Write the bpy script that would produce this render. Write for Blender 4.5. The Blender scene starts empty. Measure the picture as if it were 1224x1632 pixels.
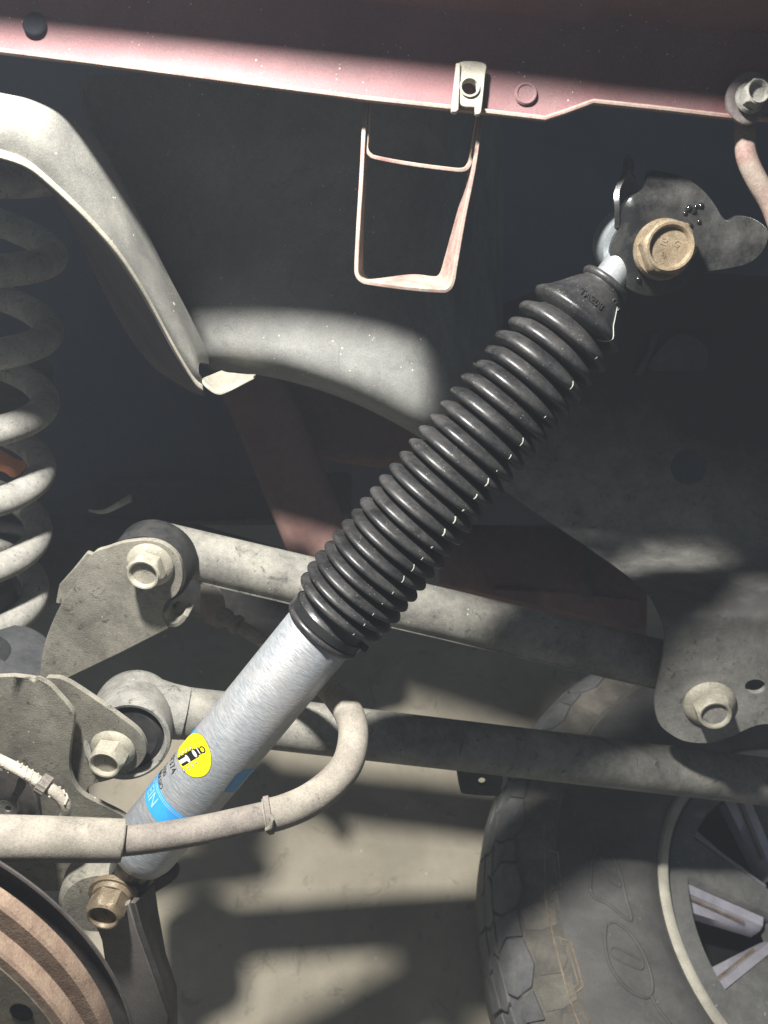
import bpy, bmesh, math, random
from mathutils import Vector, Matrix
from mathutils.bvhtree import BVHTree
random.seed(7)
R = math.radians
S = bpy.context.scene
COL = S.collection

# ------------------------------------------------------------------ camera, world, lamp, exposure
F = 1227.0                                   # focal length in pixels of the 1224 x 1632 photograph
UPC = Vector((0.12, 0.67, 0.73)).normalized()            # world "up" seen from the camera (pitched down, slightly rolled)
FWD = (Vector((0, 0, -1)) - UPC * Vector((0, 0, -1)).dot(UPC)).normalized()
RGT = FWD.cross(UPC)
CAM_H = 1.05
M = Matrix.Translation((0, 0, CAM_H)) @ Matrix((RGT, FWD, UPC)).to_4x4()
cam = bpy.data.cameras.new("camera"); cam_o = bpy.data.objects.new("camera", cam); COL.objects.link(cam_o)
cam_o.matrix_world = M
cam.sensor_fit = 'HORIZONTAL'; cam.sensor_width = 36; cam.lens = 36 * F / 1224
cam.clip_start = 0.01; cam.clip_end = 60
cam.dof.use_dof = True; cam.dof.focus_distance = 0.50; cam.dof.aperture_fstop = 14
S.camera = cam_o
world = bpy.data.worlds.new("World"); S.world = world; world.use_nodes = True
bg = world.node_tree.nodes["Background"]; bg.inputs[0].default_value = (0.75, 0.86, 1.0, 1); bg.inputs[1].default_value = 0.105
LAMP = M @ Vector((-0.15, 0.42, -0.06))
ld = bpy.data.lights.new("work_lamp", 'SPOT'); ld.energy = 63; ld.spot_size = R(118); ld.spot_blend = 0.9; ld.shadow_soft_size = 0.027; ld.color = (1.0, 0.98, 0.945)
lo = bpy.data.objects.new("work_lamp", ld); COL.objects.link(lo); lo.location = LAMP; lo.rotation_euler = (M @ Vector((0.05, -0.50, -0.80)) - LAMP).to_track_quat('-Z', 'Y').to_euler()
S.view_settings.view_transform = 'Standard'; S.view_settings.look = 'None'
S.view_settings.exposure = 0; S.view_settings.gamma = 1

# ------------------------------------------------------------------ helpers (camera frame: x right, y up, z towards viewer)
AX = Vector((-0.06, -0.42, 0.905)).normalized()          # the car's sideways axis: bolts, brackets and eyes point along it
def q(px, py, d): return Vector(((px - 612) / F * d, (816 - py) / F * d, -d))
class Plane:
    def __init__(s, px, py, d, n=AX): s.p = q(px, py, d); s.n = n.normalized()
    def __call__(s, px, py, off=0.0):
        r = q(px, py, 1.0); return r * ((s.p + s.n * off).dot(s.n) / r.dot(s.n))
def frame_of(axis, ref=Vector((0, 0, 1))):
    a = axis.normalized(); e1 = ref - a * ref.dot(a)
    if e1.length < 1e-4: e1 = Vector((0, 1, 0)) - a * a.y
    e1.normalize(); return a, e1, a.cross(e1)
def smooth_path(pts, n=8, closed=False):
    pts = [Vector(p) for p in pts]; out = []; N = len(pts); rng = range(N if closed else N - 1)
    for i in rng:
        p1, p2 = pts[i], pts[(i + 1) % N]
        p0 = pts[i - 1] if (i > 0 or closed) else p1 * 2 - p2
        p3 = pts[(i + 2) % N] if (i + 2 < N or closed) else p2 * 2 - p1
        for k in range(n):
            t = k / n
            out.append(0.5 * ((2 * p1) + (p2 - p0) * t + (2 * p0 - 5 * p1 + 4 * p2 - p3) * t * t + (3 * p1 - p0 - 3 * p2 + p3) * t ** 3))
    if not closed: out.append(pts[-1])
    return out
def sm2(pts, n=6, closed=True): return [(p.x, p.y) for p in smooth_path([(x, y, 0) for x, y in pts], n, closed)]

class MB:
    def __init__(s): s.v = []; s.f = []
    def add(s, vs, fs):
        o = len(s.v); s.v += [Vector(v) for v in vs]; s.f += [[i + o for i in f] for f in fs]; return s
    def grid(s, rows, closed_u=False, closed_v=False):
        m, n = len(rows), len(rows[0]); fs = []
        for i in range(m if closed_v else m - 1):
            for j in range(n if closed_u else n - 1):
                a, b = i, (i + 1) % m; c, d = j, (j + 1) % n
                fs.append((a * n + c, a * n + d, b * n + d, b * n + c))
        return s.add([p for r in rows for p in r], fs)
    def tube(s, pts, rad, seg=20, cap=True, sx=1.0, sy=1.0, ref=Vector((0, 0, 1))):
        pts = [Vector(p) for p in pts]; N = len(pts); rows = []; e1 = None
        for i, p in enumerate(pts):
            t = (pts[min(i + 1, N - 1)] - pts[max(i - 1, 0)]).normalized()
            if e1 is None: _, e1, e2 = frame_of(t, ref)
            else: e1 = (e1 - t * e1.dot(t)).normalized(); e2 = t.cross(e1)
            r = rad(i / (N - 1)) if callable(rad) else rad
            rows.append([p + (e1 * math.cos(2 * math.pi * k / seg) * sx + e2 * math.sin(2 * math.pi * k / seg) * sy) * r for k in range(seg)])
        s.grid(rows, closed_u=True)
        if cap:
            s.add(rows[0], [list(range(seg))]); s.add(rows[-1], [list(range(seg))[::-1]])
        return s
    def lathe(s, prof, org, axis, seg=48, ref=Vector((0, 0, 1)), rfun=None, cap=True):
        a, e1, e2 = frame_of(axis, ref); rows = []
        for (r, t) in prof:
            rows.append([org + a * t + (e1 * math.cos(2 * math.pi * k / seg) + e2 * math.sin(2 * math.pi * k / seg)) * (rfun(r, t, 2 * math.pi * k / seg) if rfun else r) for k in range(seg)])
        s.grid(rows, closed_u=True)
        if cap:
            if prof[0][0] > 1e-5: s.add(rows[0], [list(range(seg))])
            if prof[-1][0] > 1e-5: s.add(rows[-1], [list(range(seg))[::-1]])
        return s
    def sheet(s, rows, th):
        """a lofted sheet with thickness (closed solid)"""
        m, n = len(rows), len(rows[0]); back = []
        for i in range(m):
            r = []
            for j in range(n):
                du = rows[i][min(j + 1, n - 1)] - rows[i][max(j - 1, 0)]; dv = rows[min(i + 1, m - 1)][j] - rows[max(i - 1, 0)][j]
                nn = du.cross(dv); nn = nn.normalized() if nn.length > 1e-12 else Vector((0, 0, 1))
                r.append(rows[i][j] + nn * th)
            back.append(r)
        s.grid(rows); s.grid([r[::-1] for r in back])
        s.grid([[rows[0][j] for j in range(n)], [back[0][j] for j in range(n)]]); s.grid([[back[-1][j] for j in range(n)], [rows[-1][j] for j in range(n)]])
        s.grid([[rows[i][0] for i in range(m)], [back[i][0] for i in range(m)]]); s.grid([[back[i][-1] for i in range(m)], [rows[i][-1] for i in range(m)]])
        return s
    def strip(s, pts, width_vec, th_in, closed=False):
        """flat bar swept along pts: wide along width_vec (vector or function), thick th_in"""
        N = len(pts); rows = []
        for i, p in enumerate(pts):
            t = (pts[(i + 1) % N if closed else min(i + 1, N - 1)] - pts[(i - 1) % N if closed else max(i - 1, 0)]).normalized()
            w = width_vec(i / (N - 1)) if callable(width_vec) else width_vec
            nn = t.cross(w).normalized() * (th_in / 2)
            rows.append([p - nn, p + nn, p + nn + w, p - nn + w])
        s.grid(rows, closed_u=True, closed_v=closed)
        if not closed: s.add(rows[0], [[0, 1, 2, 3]]); s.add(rows[-1], [[3, 2, 1, 0]])
        return s
    def plate(s, outline, pos, thick, holes=(), cuts=0, back=None):
        """outline/holes: 2D pixel loops; pos(px,py)->point; thickness along back direction"""
        bm = bmesh.new(); edges = []
        for lp in [outline] + list(holes):
            vs = [bm.verts.new((x, y, 0)) for x, y in lp]
            edges += [bm.edges.new((vs[i], vs[(i + 1) % len(vs)])) for i in range(len(vs))]
        bmesh.ops.triangle_fill(bm, edges=edges, use_beauty=True, use_dissolve=False)
        for _ in range(cuts):
            inner = [e for e in bm.edges if e.calc_length() > 14 and len(e.link_faces) == 2]
            if not inner: break
            bmesh.ops.subdivide_edges(bm, edges=inner, cuts=1); bmesh.ops.triangulate(bm, faces=bm.faces[:])
            bmesh.ops.beautify_fill(bm, faces=bm.faces[:], edges=[e for e in bm.edges if len(e.link_faces) == 2])
        bm.verts.index_update(); n = len(bm.verts)
        top = [Vector(pos(v.co.x, v.co.y)) for v in bm.verts]
        bk = (back or (-AX)) * thick
        fs = [[v.index for v in f.verts] for f in bm.faces]
        bf = [[v.index + n for v in f.verts][::-1] for f in bm.faces]
        sd = [[e.verts[0].index, e.verts[1].index, e.verts[1].index + n, e.verts[0].index + n] for e in bm.edges if len(e.link_faces) == 1]
        bm.free()
        return s.add(top + [p + bk for p in top], fs + bf + sd)
    def box(s, c, ex, ey, ez):
        vs = [c + ex * a + ey * b + ez * d for a in (-1, 1) for b in (-1, 1) for d in (-1, 1)]
        return s.add(vs, [(0, 1, 3, 2), (4, 6, 7, 5), (0, 4, 5, 1), (2, 3, 7, 6), (0, 2, 6, 4), (1, 5, 7, 3)])
    def build(s, name, mat, parent=None, bevel=0, ang=38, flat=False, merge=True, seg=2, world_space=False, subsurf=0):
        me = bpy.data.meshes.new(name); vs = s.v if world_space else [M @ v for v in s.v]
        bm = bmesh.new(); bv = [bm.verts.new(v) for v in vs]
        for f in s.f:
            ff = []
            for i in f:
                if bv[i] not in ff: ff.append(bv[i])
            if len(ff) > 2:
                try: bm.faces.new(ff)
                except ValueError: pass
        if merge: bmesh.ops.remove_doubles(bm, verts=bm.verts[:], dist=2e-6)
        bmesh.ops.recalc_face_normals(bm, faces=bm.faces[:])
        root = parent
        while root is not None and root.parent is not None: root = root.parent
        if root is not None: org = root.location.copy()
        else:
            zs = [v.co.z for v in bm.verts]; org = Vector((sum(v.co.x for v in bm.verts) / len(zs), sum(v.co.y for v in bm.verts) / len(zs), min(zs)))
        bmesh.ops.translate(bm, verts=bm.verts[:], vec=-org)
        bm.to_mesh(me); bm.free()
        if not flat:
            me.shade_smooth(); me.set_sharp_from_angle(angle=R(ang))
        me.materials.append(mat)
        o = bpy.data.objects.new(name, me); COL.objects.link(o)
        if root is None: o.location = org
        else: o.parent = parent
        if bevel:
            b = o.modifiers.new("bevel", 'BEVEL'); b.width = bevel; b.segments = seg; b.limit_method = 'ANGLE'; b.angle_limit = R(40); b.use_clamp_overlap = True
        if subsurf:
            b = o.modifiers.new("sub", 'SUBSURF'); b.levels = b.render_levels = subsurf
        return o
def tag(o, label, cat, group=None):
    o["label"] = label; o["category"] = cat
    if group: o["group"] = group
    return o
def thing(name, label, cat, pos, group=None):
    o = bpy.data.objects.new(name, None); COL.objects.link(o); o.location = M @ pos; o.empty_display_size = 0.02
    return tag(o, label, cat, group)

# ------------------------------------------------------------------ materials
def nd(nt, t, **kw):
    n = nt.nodes.new(t)
    for k, v in kw.items(): setattr(n, k, v)
    return n
def mix(nt, fac, a, b, blend='MIX'):
    m = nd(nt, 'ShaderNodeMix', data_type='RGBA', blend_type=blend)
    for i, x in ((0, fac), (6, a), (7, b)):
        if hasattr(x, 'is_linked') or isinstance(x, bpy.types.NodeSocket): nt.links.new(x, m.inputs[i])
        elif i == 0: m.inputs[0].default_value = x
        else: m.inputs[i].default_value = (*x, 1)
    return m.outputs[2]
def ramp(nt, src, a, b, lo=0.0, hi=1.0):
    m = nd(nt, 'ShaderNodeMapRange'); nt.links.new(src, m.inputs[0])
    for i, x in ((1, a), (2, b), (3, lo), (4, hi)): m.inputs[i].default_value = x
    return m.outputs[0]
def math_(nt, op, a, b):
    m = nd(nt, 'ShaderNodeMath', operation=op)
    for i, x in ((0, a), (1, b)):
        if isinstance(x, bpy.types.NodeSocket): nt.links.new(x, m.inputs[i])
        else: m.inputs[i].default_value = x
    return m.outputs[0]
def noise(nt, co, scale, detail=6, rough=0.6, dist=0.0):
    n = nd(nt, 'ShaderNodeTexNoise'); nt.links.new(co, n.inputs['Vector'])
    n.inputs['Scale'].default_value = scale; n.inputs['Detail'].default_value = detail; n.inputs['Roughness'].default_value = rough; n.inputs['Distortion'].default_value = dist
    return n.outputs[0]
def mat(name, paint, dust=None, amount=0.5, rough=0.7, metal=0.0, bump=0.25, scale=60, spots=0.0, spot_col=(0.8, 0.78, 0.7), spot_scale=260, dark=0.0, spec=0.4, rough2=None, spread=0.28, coat=0.0, grain=0.22):
    m = bpy.data.materials.new(name); m.use_nodes = True; nt = m.node_tree; b = nt.nodes['Principled BSDF']
    co = nd(nt, 'ShaderNodeTexCoord').outputs['Object']
    n1 = noise(nt, co, scale, 8, 0.65, 0.3); n2 = noise(nt, co, scale * 6, 6, 0.7)
    col = None
    if dust:
        f = math_(nt, 'ADD', math_(nt, 'MULTIPLY', n1, 0.7), math_(nt, 'MULTIPLY', n2, 0.3))
        f = ramp(nt, f, 0.5 + (0.5 - amount) * 0.6 - spread / 2, 0.5 + (0.5 - amount) * 0.6 + spread / 2)
        col = mix(nt, f, paint, dust)
        rg = ramp(nt, f, 0, 1, rough, rough2 if rough2 is not None else 0.88); nt.links.new(rg, b.inputs['Roughness'])
        if metal: nt.links.new(ramp(nt, f, 0, 1, metal, 0.0), b.inputs['Metallic'])
    else:
        v = ramp(nt, n1, 0.3, 0.7, 0.82, 1.12)
        cc = nd(nt, 'ShaderNodeCombineColor'); [nt.links.new(v, cc.inputs[i]) for i in range(3)]
        col = mix(nt, 1.0, paint, cc.outputs[0], 'MULTIPLY')
        nt.links.new(ramp(nt, n2, 0.3, 0.7, rough * 0.85, min(1, rough * 1.15)), b.inputs['Roughness']); b.inputs['Metallic'].default_value = metal
    n4 = noise(nt, co, 1100, 3, 0.7); n5 = noise(nt, co, scale * 0.35, 4, 0.6, 0.8)
    gv = math_(nt, 'MULTIPLY', ramp(nt, n4, 0.3, 0.7, 1 - grain, 1 + grain), ramp(nt, n5, 0.35, 0.65, 1 - 1.1 * grain, 1 + 0.7 * grain))
    gc = nd(nt, 'ShaderNodeCombineColor'); [nt.links.new(gv, gc.inputs[i]) for i in range(3)]
    col = mix(nt, 1.0, col, gc.outputs[0], 'MULTIPLY')
    if dark:                                     # chips and grimy blotches with a shape of their own
        n3 = noise(nt, co, scale * 2.3, 5, 0.75, 1.2)
        col = mix(nt, ramp(nt, n3, 0.58, 0.66, 0, dark), col, tuple(c * 0.35 for c in paint))
    if spots:
        vz = nd(nt, 'ShaderNodeTexVoronoi'); nt.links.new(co, vz.inputs['Vector']); vz.inputs['Scale'].default_value = spot_scale
        wn = nd(nt, 'ShaderNodeTexWhiteNoise'); nt.links.new(vz.outputs['Position'], wn.inputs['Vector'])
        near = math_(nt, 'MULTIPLY', ramp(nt, vz.outputs['Distance'], 0.08, 0.17, 1, 0), ramp(nt, noise(nt, co, spot_scale * 0.09, 3, 0.6), 0.48, 0.58))
        pick = ramp(nt, wn.outputs['Value'], 1 - 2.2 * spots, 1 - 2.2 * spots + 0.01)
        col = mix(nt, math_(nt, 'MULTIPLY', near, pick), col, spot_col)
    nt.links.new(col, b.inputs['Base Color'])
    b.inputs['Specular IOR Level'].default_value = spec
    if coat: b.inputs['Coat Weight'].default_value = coat; b.inputs['Coat Roughness'].default_value = 0.12
    if bump:
        h = math_(nt, 'ADD', math_(nt, 'MULTIPLY', n1, 0.6), math_(nt, 'MULTIPLY', noise(nt, co, 900, 4, 0.6), 0.4))
        bp = nd(nt, 'ShaderNodeBump'); bp.inputs['Strength'].default_value = bump; bp.inputs['Distance'].default_value = 0.002
        nt.links.new(h, bp.inputs['Height']); nt.links.new(bp.outputs[0], b.inputs['Normal'])
    return m
DUST = (0.40, 0.385, 0.34)
m_dusty = mat('dusty_steel', (0.10, 0.098, 0.09), DUST, 0.60, bump=0.4, scale=40, spots=0.06, dark=0.65, spread=0.42)
m_dusty2 = mat('dusty_bracket', (0.10, 0.095, 0.08), (0.36, 0.335, 0.27), 0.60, bump=0.45, scale=36, spots=0.06, dark=0.7, spread=0.40)
m_link = mat('dusty_link', (0.085, 0.085, 0.08), (0.37, 0.352, 0.30), 0.56, bump=0.4, scale=30, spots=0.06, dark=0.6, spread=0.38)
m_coil = mat('coil_paint', (0.22, 0.217, 0.20), (0.46, 0.44, 0.385), 0.6, bump=0.25, scale=70, dark=0.85, spread=0.4)
m_flange = mat('rail_dust', (0.105, 0.107, 0.102), (0.27, 0.26, 0.222), 0.5, rough=0.42, bump=0.2, scale=40, spots=0.10, spread=0.6)
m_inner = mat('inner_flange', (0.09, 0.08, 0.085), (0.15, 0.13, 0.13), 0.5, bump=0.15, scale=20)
m_tank = mat('tank_shell', (0.12, 0.125, 0.125), (0.27, 0.265, 0.235), 0.5, rough=0.6, bump=0.25, scale=26, spots=0.10, dark=0.3, spread=0.5)
m_red = mat('body_red', (0.14, 0.030, 0.038), (0.175, 0.112, 0.110), 0.58, rough=0.45, bump=0.15, scale=22, spots=0.10, spot_scale=420, spread=0.5)
m_redbar = mat('red_hanger', (0.19, 0.055, 0.06), (0.30, 0.255, 0.205), 0.62, rough=0.55, bump=0.15, scale=60, spread=0.35)
m_cream = mat('dusty_cream', (0.23, 0.215, 0.175), (0.38, 0.355, 0.285), 0.55, bump=0.2, scale=60, spread=0.4)
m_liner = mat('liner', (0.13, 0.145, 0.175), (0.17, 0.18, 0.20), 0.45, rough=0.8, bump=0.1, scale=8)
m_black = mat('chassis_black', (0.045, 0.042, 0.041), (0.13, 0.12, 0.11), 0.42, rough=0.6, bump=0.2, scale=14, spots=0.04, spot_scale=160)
m_brown = mat('primer_brown', (0.17, 0.085, 0.072), (0.26, 0.16, 0.135), 0.45, bump=0.15, scale=24)
m_pink = mat('far_floorpan', (0.20, 0.10, 0.105), (0.26, 0.17, 0.165), 0.5, bump=0.1, scale=20)
m_rubber = mat('boot_rubber', (0.015, 0.015, 0.016), (0.062, 0.060, 0.056), 0.38, rough=0.30, rough2=0.62, bump=0.12, scale=55, spots=0.24, spot_scale=560, spot_col=(0.35, 0.34, 0.31), spec=0.5, spread=0.35)
m_seam = mat('seam_white', (0.36, 0.35, 0.32), None, rough=0.6, bump=0)
m_rub2 = mat('bushing_rubber', (0.018, 0.018, 0.019), (0.055, 0.053, 0.048), 0.4, rough=0.7, bump=0.25, scale=60)
m_hose = mat('dusty_hose', (0.15, 0.132, 0.118), (0.33, 0.29, 0.245), 0.58, rough=0.7, bump=0.25, scale=60, dark=0.6, spread=0.4)
m_sleeve = mat('dusty_sleeve', (0.20, 0.18, 0.15), (0.39, 0.35, 0.29), 0.6, rough=0.75, dark=0.5, bump=0.25, scale=60, spread=0.4, spots=0.05)
m_wire = mat('wire_sleeve', (0.36, 0.32, 0.26), (0.62, 0.56, 0.46), 0.6, bump=0.4, scale=140, spread=0.4)
m_boltd = mat('dusty_bolt', (0.26, 0.24, 0.185), (0.50, 0.465, 0.37), 0.55, rough=0.5, bump=0.3, scale=80, dark=0.5, spread=0.5)
m_boltn = mat('zinc_yellow_bolt', (0.19, 0.135, 0.08), (0.29, 0.24, 0.165), 0.5, rough=0.36, metal=0.45, bump=0.3, scale=110, dark=0.55, spread=0.5, rough2=0.55)
m_recess = mat('bolt_recess', (0.17, 0.105, 0.06), (0.42, 0.35, 0.22), 0.5, rough=0.55, bump=0.2, scale=120)
m_gloss = mat('greasy_black_paint', (0.010, 0.010, 0.010), (0.085, 0.083, 0.075), 0.44, rough=0.26, rough2=0.5, bump=0.12, scale=10, spec=0.6, spread=0.22)
m_zinc = mat('bright_zinc', (0.62, 0.66, 0.68), None, rough=0.33, metal=0.75, bump=0.05, scale=30)
m_rust = mat('rotor_rust', (0.17, 0.105, 0.075), (0.33, 0.245, 0.175), 0.55, rough=0.7, bump=0.35, scale=90, dark=0.45, spread=0.4)
m_rface = mat('rotor_face', (0.16, 0.14, 0.105), (0.25, 0.22, 0.165), 0.5, rough=0.5, metal=0.3, bump=0.2, scale=60)
m_shield = mat('dust_shield', (0.07, 0.064, 0.062), (0.17, 0.15, 0.135), 0.5, rough=0.6, bump=0.15, scale=30)
m_vane = mat('rotor_vane', (0.03, 0.024, 0.022), (0.05, 0.04, 0.034), 0.5, bump=0.2, scale=60)
m_concrete = mat('concrete', (0.45, 0.395, 0.295), (0.65, 0.585, 0.455), 0.55, rough=0.8, bump=0.3, scale=9, spots=0.05, spot_scale=70, dark=0.35, spread=0.5)
m_tyre = mat('tyre_rubber', (0.09, 0.088, 0.085), (0.20, 0.192, 0.175), 0.5, rough=0.6, bump=0.2, scale=26, spots=0.09, spot_scale=190, spot_col=(0.4, 0.38, 0.33), spread=0.5)
m_tread = mat('tread_rubber', (0.13, 0.132, 0.135), (0.22, 0.217, 0.205), 0.5, rough=0.65, bump=0.3, scale=50)
m_mud = mat('muddy_lug', (0.11, 0.104, 0.092), (0.25, 0.228, 0.185), 0.5, rough=0.8, bump=0.5, scale=34, spread=0.4)
m_mudline = mat('mud_line', (0.24, 0.19, 0.135), (0.40, 0.32, 0.22), 0.5, rough=0.8, bump=0.3, scale=120)
m_rimdark = mat('wheel_grey', (0.13, 0.13, 0.125), (0.22, 0.215, 0.195), 0.5, rough=0.5, bump=0.1, scale=40, spots=0.07, spot_scale=220)
m_rimlip = mat('dusty_rim_lip', (0.50, 0.47, 0.38), (0.68, 0.64, 0.52), 0.6, rough=0.5, bump=0.1, scale=60, spread=0.3)
m_alloy = mat('machined_alloy', (0.66, 0.64, 0.70), None, rough=0.34, metal=0.35, bump=0.05, scale=30)
m_mudspoke = mat('brown_dirt', (0.17, 0.13, 0.09), (0.30, 0.24, 0.18), 0.5, bump=0.5, scale=120)
m_orange = mat('orange_tag', (0.72, 0.25, 0.11), (0.66, 0.30, 0.16), 0.5, rough=0.6, bump=0.05, scale=30)
m_blue = mat('sticker_blue', (0.05, 0.36, 0.76), None, rough=0.35, bump=0, grain=0.06)
m_blue2 = mat('sticker_pale_blue', (0.33, 0.57, 0.85), None, rough=0.35, bump=0)
m_yellow = mat('sticker_yellow', (0.90, 0.80, 0.01), None, rough=0.4, bump=0, grain=0.05)
m_ink = mat('black_ink', (0.012, 0.012, 0.012), None, rough=0.5, bump=0)
m_white = mat('white_ink', (0.8, 0.8, 0.8), None, rough=0.5, bump=0)
# brushed zinc tube: fine scratches run round the tube
def tube_material(axis_world):
    m = bpy.data.materials.new('brushed_zinc'); m.use_nodes = True; nt = m.node_tree; b = nt.nodes['Principled BSDF']
    co = nd(nt, 'ShaderNodeTexCoord').outputs['Object']
    mp = nd(nt, 'ShaderNodeMapping', vector_type='TEXTURE'); nt.links.new(co, mp.inputs['Vector'])
    mp.inputs['Rotation'].default_value = axis_world.to_track_quat('Z', 'Y').to_euler()
    mp.inputs['Scale'].default_value = (1, 1, 0.22)
    n1 = noise(nt, mp.outputs[0], 150, 5, 0.7); n2 = noise(nt, co, 25, 5, 0.6); n3 = noise(nt, mp.outputs[0], 260, 3, 0.6)
    c = mix(nt, ramp(nt, n1, 0.35, 0.65), (0.34, 0.365, 0.385), (0.48, 0.50, 0.515)); c = mix(nt, ramp(nt, n2, 0.45, 0.75, 0, 0.5), c, (0.60, 0.55, 0.50))
    nt.links.new(c, b.inputs['Base Color']); b.inputs['Metallic'].default_value = 0.40
    nt.links.new(ramp(nt, n1, 0.3, 0.7, 0.30, 0.52), b.inputs['Roughness'])
    bp = nd(nt, 'ShaderNodeBump'); bp.inputs['Strength'].default_value = 0.35; bp.inputs['Distance'].default_value = 0.001
    nt.links.new(math_(nt, 'ADD', n1, n3), bp.inputs['Height']); nt.links.new(bp.outputs[0], b.inputs['Normal'])
    return m

# ------------------------------------------------------------------ floor
def dn(v): return M.inverted() @ v
fl = MB(); fl.add([(-3, -2, 0), (3.4, -2, 0), (3.4, 4, 0), (-3, 4, 0)], [(0, 1, 2, 3)])
o = fl.build('floor', m_concrete, world_space=True); o["kind"] = "structure"; o["label"] = "dusty concrete garage floor under the car"

# ------------------------------------------------------------------ body rail with wheel-arch roof
EDGE = [(-260, 52), (0, 82), (150, 101), (300, 121), (450, 141), (580, 158), (720, 173), (800, 182), (868, 190), (905, 178), (945, 163), (1050, 174), (1170, 188), (1240, 192), (1500, 214)]
def edge_y(x):
    for (a, b), (c, d) in zip(EDGE, EDGE[1:]):
        if a <= x <= c: return b + (d - b) * (x - a) / (c - a)
    return EDGE[-1][1]
RAIL_D = 0.40
xs = [-260 + 20 * i for i in range(int(1760 / 20) + 1)] + [868, 945]
xs = sorted(set(xs))
def base_y(x): return 84 + (x / 1224) * 116 if x < 1500 else 226   # straight line of the rail, without the step
hole = (57, 41, 18)
rows = []
prof = [(0, 0), (6, 0.0005), (30, 0.001), (62, 0.0), (85, -0.003), (105, -0.006), (118, -0.009)]
for k, (up, dz) in enumerate(prof):
    r = []
    for x in xs:
        ey = edge_y(x); y = ey - up if k < 3 else min(ey, base_y(x)) - up
        p = q(x, y, RAIL_D); r.append(p + Vector((0, 0, -dz)))
    rows.append(r)
for f, drop in ((.06, .016), (.16, .008), (.35, .003), (.7, 0), (1.0, .0), (1.05, -.012), (1.12, -.05), (1.2, -.15), (1.25, -.45)):     # wheel-arch roof curving out to the fender edge
    r = []
    for p in rows[len(prof) - 1]:
        ye = .2905 - .108 * (p.x + .187); r.append(Vector((p.x, max(ye - drop, p.y) if f < .3 else ye - drop, p.z + (-.318 - p.z) * f)))
    rows.append(r)
mb = MB().sheet([[p for p in r] for r in rows], -0.0022)
rail = thing('body_rail', 'red painted body rail under grey dust across the top', 'body panel', q(612, 150, RAIL_D))
mb.build('rail_sheet', m_red, rail, bevel=0)
# rolled bottom hem
MB().tube([q(x, edge_y(x) - 1, RAIL_D - 0.001) for x in xs], 0.0014, 8).build('hem', m_redbar, rail)
MB().lathe([(0.0062, 0.0016), (0.0055, 0.0022), (0.0, 0.0022)], q(57, 41, RAIL_D), Vector((0, 0, 1)), 32).build('plug_hole', mat('hole_dark', (0.012, 0.013, 0.016), None, rough=0.95, bump=0, spec=0.05), rail)
MB().lathe([(0.0060, 0.0003), (0.0054, 0.0012), (0.0046, 0.0012), (0.0040, 0.0006), (0.0, 0.0005)], q(838, 150, RAIL_D), Vector((0, 0, 1)), 32).build('dimple', m_red, rail)

# clip nut pinched over the rail edge
cl = thing('clip_nut', 'cream metal clip nut gripping the red rail edge above the hanger', 'clip', q(750, 178, 0.395))
cp = Plane(748, 140, 0.3945, Vector((0.05, 0.0, 1)))
hl = [(748 + 12 * math.cos(t * math.pi / 12), 140 + 14 * math.sin(t * math.pi / 12)) for t in range(24)]
MB().plate(sm2([(730, 101), (750, 97), (774, 102), (773, 120), (769, 160), (768, 172), (756, 170), (736, 168), (733, 150), (730, 120)], 3), cp, 0.0016, [hl], back=Vector((0, 0, -1))).build('front_leaf', m_cream, cl, bevel=0.0003)
for (x0, x1, yb) in ((719, 731, 178), (757, 767, 182)):
    MB().plate([(x0 + 8, 100), (x1 + 3, 100), (x1, yb - 4), (x1 - 3, yb), (x0 + 1, yb), (x0, yb - 5)] if x0 < 740 else [(x0, 160), (x1 + 2, 160), (x1, yb - 3), (x1 - 3, yb), (x0 + 2, yb), (x0, yb - 4)], Plane(748, 140, 0.393, Vector((0.05, 0, 1))), 0.003, back=Vector((0, 0, -1))).build('prong', m_cream, cl, bevel=0.0005)
MB().lathe([(0.0048, 0.0002), (0.0052, 0.0012), (0.0043, 0.0014), (0.0041, -0.003)], cp(748, 140), Vector((0.05, 0, 1)), 28, cap=False).build('threaded_collar', m_cream, cl)

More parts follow.
